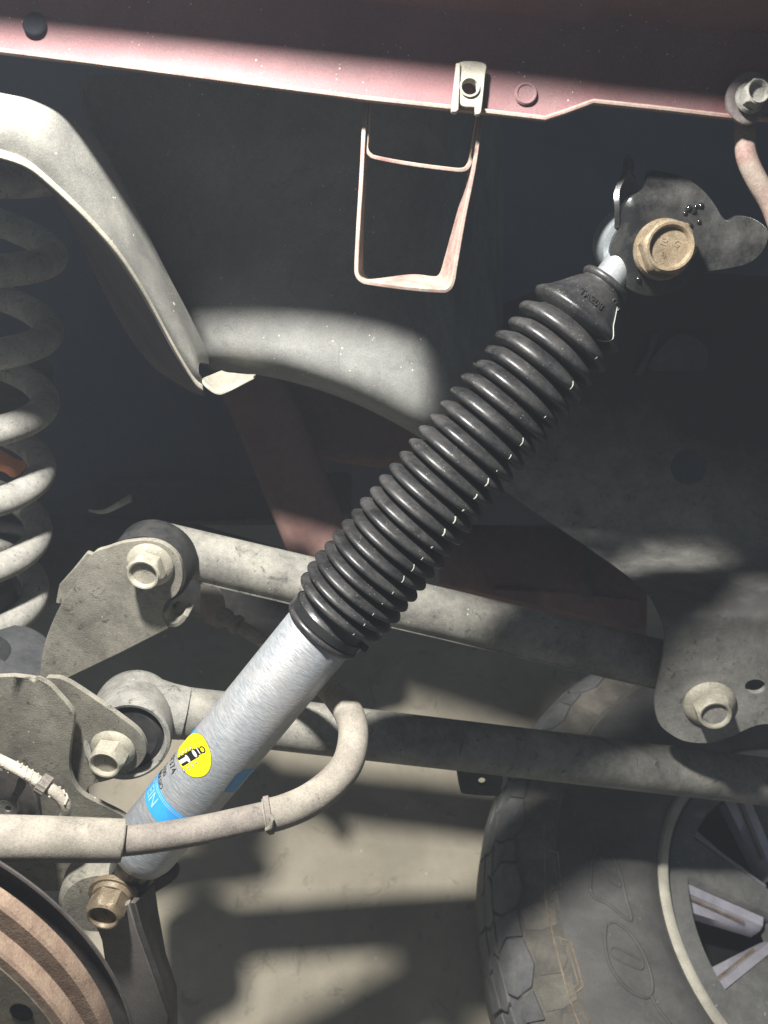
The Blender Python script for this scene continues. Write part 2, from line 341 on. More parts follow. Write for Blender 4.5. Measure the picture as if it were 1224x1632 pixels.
# ------------------------------------------------------------------ bolts
def text_mesh(txt, size):
    c = bpy.data.curves.new('t', 'FONT'); c.body = txt; c.size = size; c.align_x = 'CENTER'; c.align_y = 'CENTER'; c.resolution_u = 3
    ob = bpy.data.objects.new('t', c); COL.objects.link(ob); dg = bpy.context.evaluated_depsgraph_get()
    me = bpy.data.meshes.new_from_object(ob.evaluated_get(dg)); vs = [v.co.copy() for v in me.vertices]; fs = [list(p.vertices) for p in me.polygons]
    bpy.data.objects.remove(ob); bpy.data.curves.remove(c); bpy.data.meshes.remove(me)
    return vs, fs
def bolt(parent, pos, axis, rf, ra, h, m1, m2, rot=0.0, marks=(), washer=True):
    """flange head bolt with dished top; pos = seat centre"""
    a, e1, e2 = frame_of(axis, Vector((0, 1, 0)))
    fh = rf * 0.16
    fl = MB().lathe([(rf * 0.97, 0), (rf, fh * 0.4), (rf * 0.98, fh * 0.8), (ra * 1.16, fh * 1.9), (ra * 1.0, fh * 2.0), (0, fh * 2.0)], pos, a, 48).build('flange', m1, parent, ang=50)
    def hexr(r, t, p):
        k = ((p + rot + math.pi / 6) % (math.pi / 3)) - math.pi / 6
        return r / math.cos(k)
    top = h
    def rf_(r, t, p):
        if r > ra * 0.985: return min(hexr(ra, t, p), (ra * 1.155) - max(0, t - top * 0.80) * 1.1)
        return r
    pr = [(ra, fh * 1.2), (ra, fh * 2), (ra, top * 0.78), (ra, top * 0.90), (ra, top * 0.97), (ra * 0.93, top), (ra * 0.84, top - 0.0002), (ra * 0.78, top - 0.0012), (ra * 0.75, top - 0.0032)]
    hd = MB().lathe(pr, pos, a, 96, Vector((0, 1, 0)), rf_, cap=False).build('hex_head', m1, parent, ang=28)
    MB().lathe([(ra * 0.76, top - 0.0031), (ra * 0.4, top - 0.0034), (0, top - 0.0034)], pos, a, 40).build('dished_top', m2, hd)
    for (txt, size, u, v, r) in marks:
        vs, fs = text_mesh(txt, size); n = len(vs); w = MB()
        cr, sr = math.cos(r), math.sin(r)
        ex = Vector((1, 0, 0)); ex = (ex - a * ex.dot(a)).normalized(); ey = a.cross(ex)
        P = lambda p, z: pos + a * (top - 0.0034 + z) + ex * (u + p.x * cr - p.y * sr) + ey * (v + p.x * sr + p.y * cr)
        ed = {}
        for f in fs:
            for i in range(len(f)):
                k = tuple(sorted((f[i], f[(i + 1) % len(f)]))); ed[k] = ed.get(k, 0) + 1
        w.add([P(p, 0.0006) for p in vs] + [P(p, -0.0003) for p in vs], fs + [[a_, b_, b_ + n, a_ + n] for (a_, b_), c_ in ed.items() if c_ == 1])
        w.build('raised_mark', m1, hd, flat=True)
    return hd

# bolt on the rail, right, with its washer
bt = thing('rail_bolt', 'dark bolt with wide washer on the rail beside the red tube', 'bolt', q(1197, 170, 0.385))
MB().lathe([(0.0125, 0), (0.0125, 0.0018), (0.0115, 0.0026), (0.008, 0.003), (0, 0.003)], q(1192, 158, 0.398), Vector((0.1, -0.2, 1)), 48).build('washer', mat('rail_bolt_dust', (0.12, 0.10, 0.10), (0.26, 0.22, 0.20), 0.5, bump=0.2), bt)
bolt(bt, q(1194, 157, 0.3945), Vector((0.12, -0.05, 1)), 0.0080, 0.0062, 0.0085, m_dusty, m_dusty, 0.3)
# red tube hanging from it
tb = MB().tube(smooth_path([q(1188, 176, .412), q(1187, 215, .412), q(1190, 250, .412), (q(1205, 285, .413)), q(1228, 325, .415), q(1245, 370, .417), q(1265, 420, .42)], 8), lambda t: 0.0052, 20, sx=1.0).build('bent_tube', m_redbar)
tag(tb, 'bent red painted tube hanging below the rail bolt at right edge', 'tube')

# ------------------------------------------------------------------ hanger loop below the rail
hg = thing('hanger_loop', 'thin red and cream metal strap loop hanging under the rail', 'hanger', q(650, 462, 0.455))
front = [q(583, 150, 0.412), q(580, 200, 0.413), q(576, 280, 0.414), (q(571, 360, 0.415)), q(568, 420, 0.416), q(569, 438, 0.416), q(577, 448, 0.416), q(592, 452, 0.416), q(650, 460, 0.416), q(700, 464, 0.416), q(714, 462, 0.416), q(722, 450, 0.416), q(727, 420, 0.415), q(740, 345, 0.414), q(755, 270, 0.413), q(765, 200, 0.412), q(770, 165, 0.412)]
backp = [q(587, 150, 0.430), q(584.5, 200, 0.432), q(581, 280, 0.434), (q(577, 360, 0.436)), q(576, 420, 0.438), q(577, 432, 0.438), q(583, 442, 0.438), q(597, 447, 0.438), q(655, 440, 0.438), q(690, 443, 0.438), q(699, 441, 0.438), q(705, 432, 0.438), q(712, 408, 0.438), q(731, 340, 0.436), q(750, 270, 0.432), q(763, 200, 0.430), q(768, 165, 0.430)]
fp = smooth_path(front, 6); bp_ = smooth_path(backp, 6); n = len(fp)
MB().strip(fp, lambda t: bp_[min(n - 1, round(t * (n - 1)))] - fp[min(n - 1, round(t * (n - 1)))], 0.0022).build('strap', m_redbar, hg, bevel=0.0004)
cf = smooth_path([q(587, 150, 0.415), q(585, 215, 0.416), q(584, 236, 0.416), q(590, 247, 0.416), q(602, 252, 0.416), q(650, 261, 0.416), q(710, 269, 0.416), q(738, 271, 0.416), q(748, 263, 0.416), q(753, 245, 0.416), q(763, 190, 0.416), q(768, 165, 0.416)], 6)
MB().strip(cf, q(662, 240, 1).normalized() * .013, 0.0019).build('cross_strap', m_redbar, hg, bevel=0.0003)
MB().lathe([(0.0042, 0.0), (0.0042, 0.0004), (0, 0.0004)], q(645, 451, 0.426), Vector((0.1, 0.9, 0.5)), 24).build('slot', m_ink, hg)

# ------------------------------------------------------------------ arched frame rail (left)
fr = thing('arched_frame_rail', 'dusty grey arched frame rail sweeping down from upper left to a tab', 'frame rail', q(330, 620, .58))
U = [(-160, 126), (-60, 121), (0, 128), (50, 138), (98, 158), (128, 188), (160, 240), (205, 325), (250, 415), (288, 487), (316, 545), (322, 570)]
Lw = [(-160, 225), (-60, 226), (0, 238), (42, 254), (78, 283), (128, 330), (176, 384), (215, 440), (250, 500), (282, 558), (308, 600), (322, 613)]
dd = [.405, .409, .413, .419, .427, .440, .457, .477, .498, .515, .528, .534]
Us = smooth_path([(x, y, d) for (x, y), d in zip(U, dd)], 6); Ls = smooth_path([(x, y, d) for (x, y), d in zip(Lw, dd)], 6)
rows = []
for a, b in zip(Us, Ls):
    r = []
    for k in range(9):
        t = k / 8; bul = 0.010 * (1 - (2 * t - 1) ** 2) - 0.022 * (max(0, 0.35 - t) / 0.35) ** 2
        p = q(a.x + (b.x - a.x) * t, a.y + (b.y - a.y) * t, a.z + (b.z - a.z) * t); r.append(p + Vector((0, 0, bul)))
    rows.append(r)
MB().sheet(rows, -0.0025).build('outer_face', m_flange, fr, bevel=0.0006)
lp = [q(p.x, p.y, p.z) for p in Ls]
MB().strip(lp, Vector((0.0, -0.0045, -0.002)), 0.004).build('edge_lip', m_cream, fr, bevel=0.0008)
IN = [(-160, 240), (-60, 240), (0, 252), (30, 262), (78, 296), (100, 330), (128, 378), (162, 450), (200, 520), (245, 580), (300, 617), (326, 628)]
Is = smooth_path([(x, y, d + .10) for (x, y), d in zip(IN, dd)], 6)
rows = [[q(b.x, b.y + 3, b.z + .001).lerp(q(c.x, c.y, c.z), k / 5) for k in range(6)] for b, c in zip(Ls, Is)]
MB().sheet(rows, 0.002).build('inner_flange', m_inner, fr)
tabp = [[q(318, 606, 0.533), q(335, 600, 0.555), q(352, 594, 0.570)], [q(328, 618, 0.532), q(345, 610, 0.553), q(362, 597, 0.570)], [q(345, 629, 0.532), q(360, 618, 0.553), (q(375, 598, 0.570))], [q(362, 626, 0.532), q(378, 614, 0.553), q(392, 600, 0.570)], [q(405, 604, 0.535), q(406, 603, 0.553), q(408, 601, 0.570)]]
tabs = [smooth_path([tabp[i][j] for i in range(5)], 5) for j in range(3)]
MB().sheet(tabs, 0.002).build('end_tab', m_cream, fr, bevel=0.0004)
MB().lathe([(0.0, 0.004), (0.002, 0.0035), (0.003, 0.001), (0.003, -0.001)], q(272, 487, 0.510), Vector((-.3, .1, 1)), 12).build('weld_bead', m_cream, fr)

# ------------------------------------------------------------------ rounded shell behind (fuel tank)
def shell_pt(u, v):
    # u 0..1 left to right, v 0..1 top to bottom
    x = 318 + u * 480; yb = 583 + 12 * u + 190 * u ** 2.1; yt = 120 - 20 * u
    if u < 0.05: k = math.sqrt(max(0, 1 - (1 - u / 0.05) ** 2)); mid = 556; yb = mid + (yb - mid) * k; yt = mid + (yt - mid) * (0.15 + 0.85 * k)
    y = yt + (yb - yt) * v
    if y < 545: x -= (1 - u) ** 2 * min(230, (545 - y) * 0.56)
    d = 0.572 - 0.018 * math.sin(math.pi * min(1, u * 1.1)) + 0.05 * max(0, u - 0.6) ** 1.5 + 3.2 * max(0, u - 0.72) ** 2 - 0.10 * max(0, .55 - v) ** 1.3
    if v > 0.90: w = (v - 0.90) / 0.10; d += 0.045 * (1 - math.sqrt(max(0, 1 - w * w)))
    if u < 0.06: w = 1 - u / 0.06; d += 0.03 * (1 - math.sqrt(max(0, 1 - w * w)))
    return q(x, y, d)
us = [0, .004, .012, .025, .04, .06] + [.06 + .94 * i / 22 for i in range(1, 23)]; vs_ = [i / 16 * .9 for i in range(17)] + [.9 + .1 * math.sin(math.pi / 2 * i / 8) for i in range(1, 9)]
o = MB().sheet([[shell_pt(u, v) for v in vs_] for u in us], 0.003).build('fuel_tank_shell', m_tank)
tag(o, 'smooth grey rounded tank shell behind the shock and below the hanger', 'tank')

# ------------------------------------------------------------------ dark liner behind everything
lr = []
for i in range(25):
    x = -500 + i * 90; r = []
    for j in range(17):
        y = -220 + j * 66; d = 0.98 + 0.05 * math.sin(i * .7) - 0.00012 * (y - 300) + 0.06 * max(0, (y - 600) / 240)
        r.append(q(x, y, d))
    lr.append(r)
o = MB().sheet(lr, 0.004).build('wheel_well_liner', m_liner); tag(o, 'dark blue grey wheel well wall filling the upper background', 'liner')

# brown diagonal brace, brown shelf behind it
def chan(name, label, pts, w, h, m, cat):
    o = MB(); P = smooth_path(pts, 6); rows = []
    for i, p in enumerate(P):
        t = (P[min(i + 1, len(P) - 1)] - P[max(i - 1, 0)]).normalized(); s = t.cross(Vector((0, 0, 1))).normalized(); nn = s.cross(t).normalized()
        if nn.z < 0: nn = -nn
        rows.append([p + s * w * a + nn * h * b for a, b in ((-1, -1), (-1, .7), (-.75, 1), (.75, 1), (1, .7), (1, -1))])
    o.grid(rows, closed_u=True); o.add(rows[0], [list(range(6))]); o.add(rows[-1], [list(range(6))[::-1]])
    return tag(o.build(name, m, bevel=0.003), label, cat)
chan('diagonal_brace', 'dull red brown diagonal brace behind the shock boot', [q(380, 560, .80), q(425, 660, .80), q(470, 770, .80), q(525, 905, .80)], 0.033, 0.02, m_brown, 'brace')
chan('brown_crossbeam', 'dim brown rounded beam below the tank shell', [q(455, 655, .86), q(560, 690, .86), q(700, 690, .86), (q(830, 640, .86))], 0.034, 0.03, m_brown, 'beam')
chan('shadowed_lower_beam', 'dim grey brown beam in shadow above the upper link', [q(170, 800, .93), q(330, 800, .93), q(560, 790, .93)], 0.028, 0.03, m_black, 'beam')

# pink underbody beam on the right, with hanging stud
ub = thing('underbody_beam', 'dusty pink underbody beam behind the boot and dark frame', 'beam', q(880, 980, 1.000))
MB().plate([(700, 770), (1010, 770), (1010, 850), (940, 857), (790, 836), (700, 830)], Plane(850, 830, 1.000, Vector((0, -.3, 1))), 0.02).build('upper_web', m_pink, ub, bevel=0.002)
rows = [[q(x, y, d) for (y, d) in ((834 + (x - 780) * .12, 1.000), (870 + (x - 780) * .15, 0.982), (915 + (x - 780) * .18, 0.975), (945 + (x - 780) * .23, 0.982), (955 + (x - 780) * .24, 1.000))] for x in (700, 780, 860, 940, 1030)]
MB().sheet(rows, 0.003).build('rolled_side', m_brown, ub)
MB().plate([(790, 940), (900, 945), (1022, 958), (1015, 1004), (900, 976), (790, 950)], Plane(900, 960, 0.970, Vector((0, -.3, 1))), 0.01).build('lower_flange', m_pink, ub, bevel=0.001)
MB().lathe([(0.0075, 0), (0.0085, 0.004), (0.0085, 0.030), (0.007, 0.032), (0.006, 0.072), (0.0065, 0.076), (0.0, 0.077)], q(934, 950, 0.955), (q(942, 850, 0.955) - q(934, 950, 0.955)), 20).build('stud', m_black, ub)

# ------------------------------------------------------------------ right-hand frame rail and link bracket
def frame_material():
    """black chassis paint above dusty steel; the soft blend puts shade into the colour"""
    m = m_dusty.copy(); m.name = 'frame_dust_painted_shade'; nt = m.node_tree; b = nt.nodes['Principled BSDF']
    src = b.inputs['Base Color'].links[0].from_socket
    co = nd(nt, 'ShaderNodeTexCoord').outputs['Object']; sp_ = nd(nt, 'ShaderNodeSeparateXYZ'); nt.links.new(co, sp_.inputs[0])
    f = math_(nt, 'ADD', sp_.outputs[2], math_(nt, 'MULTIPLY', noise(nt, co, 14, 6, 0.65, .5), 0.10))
    col = mix(nt, ramp(nt, f, 0.095, 0.165), src, (0.068, 0.063, 0.060)); nt.links.new(col, b.inputs['Base Color'])  # darkens towards the top: soft shade edge painted into the base colour
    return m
lbp = Plane(1130, 1130, 0.675, Vector((-.10, -.36, .92)))
lb = thing('frame_rail', 'dark frame rail with round hole and dusty bolted link mount at right', 'frame rail', lbp(1120, 1185))
def lbpos(x, y):
    if y >= 985: return lbp(x, y)
    d = -lbp(x, 985).z; k = min(1, (985 - y) / 150); return q(x, y, d + .17 * k * k * (3 - 2 * k))
ol = sm2([(700, 560), (840, 470), (1000, 440), (1200, 440), (1420, 470), (1450, 700), (1450, 960), (1420, 1150), (1300, 1160), (1225, 1154), (1195, 1160), (1165, 1174), (1130, 1184), (1095, 1182), (1072, 1172), (1052, 1155), (1044, 1130), (1046, 1105), (1052, 1075), (1058, 1040), (1060, 1010), (1052, 985), (1034, 950), (1000, 918), (930, 868), (850, 815), (790, 772), (720, 730)], 5)
hl1 = [(1204 + 16.5 * math.cos(t * math.pi / 14), 1094 + 11 * math.sin(t * math.pi / 14)) for t in range(28)]
hl2 = [(1097 + 28 * math.cos(t * math.pi / 18), 745 + 28 * math.sin(t * math.pi / 18)) for t in range(36)]
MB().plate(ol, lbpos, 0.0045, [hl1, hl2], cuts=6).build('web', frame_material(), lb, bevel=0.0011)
MB().plate(sm2([(1030, 590), (1050, 552), (1075, 540), (1115, 560), (1120, 590), (1090, 592)], 4), lambda x, y: lbpos(x, y) + Vector((0, 0, .006 + .02 * max(0, (590 - y) / 50))), 0.004, back=Vector((0, 0, -1))).build('gusset', m_inner, lb, bevel=0.001)
MB().tube([lbpos(1012, 600) + Vector((0, 0, .004)), lbpos(1030, 570) + Vector((0, 0, .006)), lbpos(1042, 535) + Vector((0, 0, .006))], 0.0042, 12).build('weld_rib', m_inner, lb)
bolt(lb, lbp(1130, 1120, .0006), Vector((-.10, -.36, .92)), 0.0222, 0.0140, 0.019, m_boltd, m_dusty, 0.2, [("8", .0045, .001, .003, 0.4), ("G", .004, .005, .005, 0.4)])

# ------------------------------------------------------------------ links
def dirn(a, b): return (b - a).normalized()
ul = thing('upper_link', 'dusty grey tubular upper link passing behind the shock', 'suspension link', q(650, 990, .63))
a0, a1 = q(258, 872, .625), q(1085, 1066, .71)
MB().tube([a0.lerp(a1, t / 30) for t in range(31)], lambda t: 0.0205 + .0022 * t, 40).build('tube', m_link, ul)
MB().tube([a0.lerp(a1, t / 30) + Vector((0, -0.0198 - .002 * t / 30, 0.007)) for t in range(2, 30)], 0.0016, 8).build('weld_seam', m_link, ul)
c = q(247, 893, .60); MB().lathe([(0.030, -.010), (0.0315, -.008), (0.0315, .012), (0.029, .016), (0.027, .016), (0.027, .010), (0.012, .010)], c, AX, 48).build('eye', m_rub2, ul)
ll = thing('lower_link', 'thick lower link tube with large bushing eye running above the floor', 'suspension link', q(650, 1200, .63))
b0, b1 = q(265, 1133, .60), q(1330, 1258, .82)
MB().tube([b0.lerp(b1, t / 30) for t in range(31)], lambda t: 0.0200 + 0.0045 * t, 40).build('tube', m_link, ll)
fc, bc = q(203, 1182, .548), q(214, 1131, .602)
ea = dirn(bc, fc); L = (fc - bc).length
MB().lathe([(0.0255, -.012), (0.0295, -.008), (0.0305, .0), (0.0305, L - .006), (0.0295, L - .001), (0.0275, L), (0.0255, L - .001), (0.0250, L - .006), (0.0245, L - .02)], bc, ea, 56, cap=False).build('eye', m_dusty, ll)
MB().lathe([(0.0250, L - .008), (0.020, L - .0045), (0.0125, L - .006), (0.0, L - .006)], bc, ea, 48).build('bushing', m_rub2, ll)
MB().tube([q(215, 1126, .595), q(245, 1130, .597), q(270, 1133, .599), q(295, 1137, .602)], lambda t: 0.0202 + .0074 * (1 - t) ** 2, 32).build('neck', m_dusty, ll)
MB().plate(sm2([(722, 1190), (800, 1196), (803, 1226), (798, 1262), (790, 1269), (742, 1266), (733, 1258), (727, 1225)], 3), Plane(760, 1230, .685, Vector((0, -.25, 1))), 0.004, [[(768 + 6 * math.cos(t * math.pi / 8), 1246 + 6 * math.sin(t * math.pi / 8)) for t in range(16)]]).build('tab', m_black, ll, bevel=0.001)


# ------------------------------------------------------------------ axle brackets, left
up_pl = Plane(235, 930, .560)
ab = thing('upper_axle_bracket', 'dusty steel bracket with hooked corner and bolt beside the coil spring', 'bracket', up_pl(180, 1060))
ol = sm2([(60, 1100), (68, 1040), (80, 1000), (100, 958), (120, 930), (146, 884), (170, 873), (200, 864), (235, 861), (262, 868), (282, 885), (290, 906), (290, 928), (281, 948), (264, 960), (258, 972), (259, 985), (266, 996)], 4, False) + [(240, 1012), (190, 1036), (140, 1060), (100, 1080)]
MB().plate(ol, up_pl, 0.0045, cuts=2).build('plate', m_dusty2, ab, bevel=0.001)
hk = [up_pl(x, y) + Vector((0, 0, -0.002)) for x, y in [(259, 975), (261, 988), (268, 996), (278, 997), (288, 991), (295, 981)]]
MB().strip(smooth_path(hk, 5), -AX * 0.016, 0.0042).build('hooked_lip', m_dusty2, ab, bevel=0.0008)
MB().strip([up_pl(x, y) for x, y in [(266, 999), (190, 1038), (90, 1086)]], -AX * 0.035, 0.004).build('bottom_flange', m_dusty2, ab, bevel=0.001)
MB().plate([(88, 962), (94, 932), (118, 905), (138, 880), (148, 884), (150, 896), (120, 935), (104, 965)], lambda x, y: up_pl(x, y, -.014), .004).build('rear_flange', m_dusty2, ab, bevel=.001)
bolt(ab, up_pl(240, 899, .0006), AX, 0.0172, 0.0118, 0.0165, m_boltd, m_boltd, 0.35, [("T", .004, .002, .001, .4)])

# lower bracket: front plate and rear plate
lo_pl = Plane(110, 1200, .535)
lw = thing('lower_axle_bracket', 'two layer dusty steel axle bracket with bolt below the coil spring', 'bracket', lo_pl(110, 1330))
MB().plate(sm2([(62, 1083), (79, 1093), (97, 1112), (113, 1131), (118, 1146), (113, 1180), (110, 1218), (116, 1246), (132, 1267), (160, 1282), (192, 1298), (215, 1315)], 4, False) + [(205, 1400), (100, 1420), (-80, 1420), (-80, 1083), (20, 1078)], lo_pl, 0.004, cuts=2).build('front_plate', m_dusty2, lw, bevel=0.0016)
MB().plate(sm2([(74, 1080), (100, 1083), (140, 1107), (200, 1149), (224, 1170), (233, 1193), (229, 1210), (212, 1228), (175, 1243), (148, 1250), (138, 1262), (144, 1285)], 4, False) + [(60, 1290), (40, 1120)], Plane(180, 1200, .545), 0.004, cuts=1).build('rear_plate', m_dusty2, lw, bevel=0.0016)
bolt(lw, Plane(180, 1200, .5445)(181, 1192), AX, 0.0160, 0.0112, 0.0175, m_boltd, m_boltd, 0.1, [("S", .004, .0, .001, .2)])
MB().tube([lo_pl(120, 1262, -.01), lo_pl(150, 1276, -.008), lo_pl(200, 1304, -.008)], 0.003, 10).build('weld_bead', m_dusty2, lw)

# axle bracket below the shock eye
vp = Plane(190, 1540, .545)
sb = thing('shock_mount_bracket', 'tapered grey mount bracket hanging under the lower shock bolt', 'bracket', vp(220, 1640))
MB().plate([(150, 1470), (205, 1440), (216, 1478), (240, 1545), (268, 1622), (262, 1680), (175, 1690), (171, 1560), (162, 1500)], vp, 0.004).build('front_plate', mat('bracket_grey', (0.22, 0.20, 0.185), (0.32, 0.29, 0.265), 0.5, bump=0.2, scale=30), sb, bevel=0.0008)
MB().sheet([[vp(206, 1438, 0), vp(217, 1480, 0), vp(241, 1546, 0), vp(268, 1622, 0), vp(264, 1680, 0)], [vp(238, 1405, -.03), vp(244, 1450, -.035), vp(256, 1520, -.035), vp(274, 1574, -.035), vp(276, 1650, -.035)]], 0.004).build('side_plate', m_shield, sb, bevel=0.0008)
MB().plate(sm2([(215, 1390), (250, 1375), (280, 1380), (282, 1400), (245, 1425), (225, 1440)], 3), Plane(250, 1400, .575), .004).build('rear_ear', m_shield, sb, bevel=.001)

# ------------------------------------------------------------------ coil spring with its seat
sc = q(-72, 728, .64); sax = (q(-72, 480, .585) - q(-76, 1040, .695)).normalized()
sp = thing('coil_spring', 'thick dusty grey coil spring at the left edge', 'spring', sc - sax * .17)
a, e1, e2 = frame_of(sax, Vector((0, 0, 1)))
RAD, PIT, WR = 0.0665, 0.0600, 0.0116
path = []
for i in range(int(6.7 * 48) + 1):
    t = i / 48 - 2.6; th = 2 * math.pi * t
    path.append(sc + a * (PIT * t) + (e1 * math.cos(th + 2.6) + e2 * math.sin(th + 2.6)) * RAD)
MB().tube(path, WR, 20).build('coil', m_coil, sp)
c0 = q(-50, 1125, .63)
MB().lathe([(0.05, -.06), (0.052, -.02), (0.058, -.018), (0.060, .012), (0.058, .03), (0.063, .034), (0.063, .045), (0.05, .052), (0.03, .052), (0.03, .03)], c0, sax, 56).build('rubber_seat', mat('seat_rubber', (0.05, 0.052, 0.055), (0.10, 0.10, 0.10), 0.45, bump=0.2, scale=40), sp)
MB().lathe([(0.022, -.05), (0.026, -.03), (0.028, .0), (0.02, .02), (0, .024)], q(-20, 965, .68), sax, 32).build('bump_cup', m_shield, sp)
bs = MB().lathe([(0.055, -.01), (0.055, .01), (0.040, .014), (0.036, .03), (0.034, .06), (0.0, .062)], q(-15, 590, .74), -sax, 48).build('bump_stop', m_inner)
tag(bs, 'dark rubber bump stop inside the top of the coil spring', 'bump stop')
og = smooth_path([q(-60, 690, .74), q(-20, 705, .735), q(10, 722, .73), q(30, 733, .728), q(50, 731, .725)], 5)
ogb = smooth_path([q(-60, 730, .74), q(-20, 746, .735), q(5, 752, .73), q(22, 761, .728), q(40, 748, .725)], 5)
o = MB().sheet([og, [x.lerp(y, .5) + Vector((0, 0, .002)) for x, y in zip(og, ogb)], ogb], .0015).build('orange_strap', m_orange); tag(o, 'bright orange curved strap glimpsed between the spring coils', 'strap')
# shadowed axle tube and bright edge of a clamp behind the spring
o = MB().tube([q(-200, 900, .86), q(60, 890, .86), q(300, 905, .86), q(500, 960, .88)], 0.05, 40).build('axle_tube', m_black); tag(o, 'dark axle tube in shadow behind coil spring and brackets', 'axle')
o = MB().sheet([smooth_path([q(140, 812, .74), q(165, 812, .735), q(190, 798, .73), q(206, 788, .725)], 5), smooth_path([q(142, 816, .74), q(166, 819, .735), q(196, 806, .73), q(206, 800, .725)], 5)], .003).build('line_clip', m_dusty); tag(o, 'small pale metal clip catching light behind the spring', 'clip')

# ------------------------------------------------------------------ hose: sleeve, thin run, thick loop
hs = thing('brake_hose', 'dusty beige hose with thick sleeve looping in front of the shock', 'hose', q(300, 1345, .45))
MB().tube(smooth_path([q(-60, 1336, .415), q(60, 1337, .425), q(150, 1339, .434), q(197, 1340, .439)], 6), lambda t: 0.0124 - 0.0008 * t, 36).build('sleeve', m_sleeve, hs, bevel=.001)
MB().tube(smooth_path([q(170, 1343, .436), q(240, 1336, .444), q(320, 1323, .450), q(380, 1310, .454), q(432, 1298, .457)], 6), 0.0082, 32).build('thin_hose', m_hose, hs)
MB().tube(smooth_path([q(421, 1301, .456), q(450, 1294, .458), q(490, 1277, .462), q(527, 1250, .468), q(553, 1218, .476), q(563, 1180, .488), q(560, 1147, .503), q(543, 1117, .520), q(515, 1090, .552), q(485, 1078, .572), q(455, 1075, .585)], 8), lambda t: 0.0098 - .003 * max(0, (t - .7) / .3), 32).build('thick_hose', m_sleeve, hs)
MB().lathe([(0.0099, -.002), (0.0110, -.0015), (0.0110, .0015), (0.0099, .002)], q(428, 1299, .4565), q(450, 1294, .458) - q(421, 1301, .456), 36, cap=False).build('end_band', m_hose, hs)
MB().tube([q(425, 1322, .447), q(432, 1318, .445), q(434, 1306, .444), q(431, 1300, .445)], .0014, 8).build('torn_edge', m_cream, hs)
ft = thing('line_fitting', 'dim tan pipe fitting and tab under the upper link', 'fitting', q(345, 980, 0.720))
MB().plate(sm2([(322, 925), (338, 928), (352, 945), (358, 965), (357, 985), (352, 1003), (335, 995), (320, 985), (319, 955)], 4), Plane(340, 965, 0.720), .003).build('tab', m_hose, ft, bevel=.0006)
MB().tube(smooth_path([q(385, 1000, .70), q(410, 1016, .70), q(440, 1038, .70), q(465, 1070, .70)], 5), .0062, 16).build('pipe', m_hose, ft)
MB().lathe([(0.0075, 0), (0.0085, .003), (0.0085, .008), (0.0065, .009), (0.0065, .016), (0.009, .017), (0.009, .021), (0.006, .022)], q(352, 980, 0.712), q(392, 1004, 0.702) - q(352, 980, 0.712), 20).build('union', m_hose, ft)

# sensor wire and eyelet
sw = thing('sensor_wire', 'pale braided sensor wire with ribbed collar below the spring', 'wire', q(70, 1300, .50))
wp = smooth_path([q(-40, 1192, .485), q(0, 1212, .49), (q(30, 1227, .49)), q(62, 1246, .49), q(88, 1263, .492), q(103, 1281, .495), q(104, 1298, .50), q(94, 1314, .505), q(80, 1330, .51)], 8)
MB().tube(wp, 0.0037, 16).build('sheath', m_wire, sw)
for k in range(9):                                   # loose braid turns
    i0 = 10 + k * 3; p = wp[i0]; t = (wp[i0 + 1] - wp[i0 - 1]).normalized(); _, f1, f2 = frame_of(t)
    pts = [p + t * (0.0016 * u) + (f1 * math.cos(u * 1.1 + k) + f2 * math.sin(u * 1.1 + k)) * 0.0039 for u in range(5)]
    MB().tube(pts, 0.0007, 6).build('braid_turn', m_wire, sw)
i0 = 26; t = (wp[i0 + 2] - wp[i0 - 2])
MB().lathe([(0.0042, -.0035), (0.0062, -.003), (0.0062, .003), (0.0042, .0035)], wp[i0], t, 40, rfun=lambda r, tt, p: r * (1 + .05 * math.sin(p * 14)), cap=False).build('ribbed_collar', m_hose, sw)
ey = thing('eyelet_tab', 'small grey eyelet tab left of the sensor wire', 'bracket', q(15, 1305, .51))
ep = Plane(13, 1290, .515)
MB().plate(sm2([(30, 1240), (42, 1250), (27, 1278), (30, 1292), (22, 1301), (8, 1302), (-5, 1296), (-6, 1282), (4, 1276), (14, 1276), (24, 1256)], 4), ep, .0022, [[(13 + 5 * math.cos(t * .5236), 1289 + 4.5 * math.sin(t * .5236)) for t in range(12)]]).build('tab', m_dusty, ey, bevel=.0004)
MB().plate(sm2([(-40, 1235), (30, 1230), (52, 1252), (56, 1330), (-40, 1340)], 3), Plane(13, 1290, .528), .006).build('backing', m_shield, ey, bevel=.002)

# ------------------------------------------------------------------ brake disc and dust shield
RK = .797; rc = Vector((-.2851, -.2880, -.445)); rn = Vector((-.09, -.328, .94)).normalized()
bd = thing('brake_disc', 'rusty vented brake disc at lower left corner', 'brake disc', rc)
def ring(t0, t1, r0, r1, m, name): return MB().lathe([(r0 * RK, t0 * RK), (r1 * RK - .0015, t0 * RK), (r1 * RK, t0 * RK + .0012), (r1 * RK, t1 * RK - .0012), (r1 * RK - .0015, t1 * RK), (r0 * RK, t1 * RK), (r0 * RK, t0 * RK)], rc, rn, 160, cap=False).build(name, m, bd)
ring(0.0092, 0.0213, .09, .1758, m_rust, 'rear_plate')
ring(0.0319, 0.0445, .09, .1758, m_rust, 'front_plate')
ax_, f1, f2 = frame_of(rn)
for k in range(40):
    an = 2 * math.pi * k / 40; rd = f1 * math.cos(an) + f2 * math.sin(an); tn = rn.cross(rd)
    MB().box(rc + rd * .102 * RK + rn * .0266 * RK, rd * .012 * RK, tn * .0022, rn * .0055 * RK).build('vane', m_vane, bd, flat=True)
MB().lathe([(a_ * RK, b_ * RK) for a_, b_ in [(.167, .0443), (.167, .0451), (.085, .0451), (.083, .0444)]], rc, rn, 160, cap=False).build('worn_face', m_rface, bd)
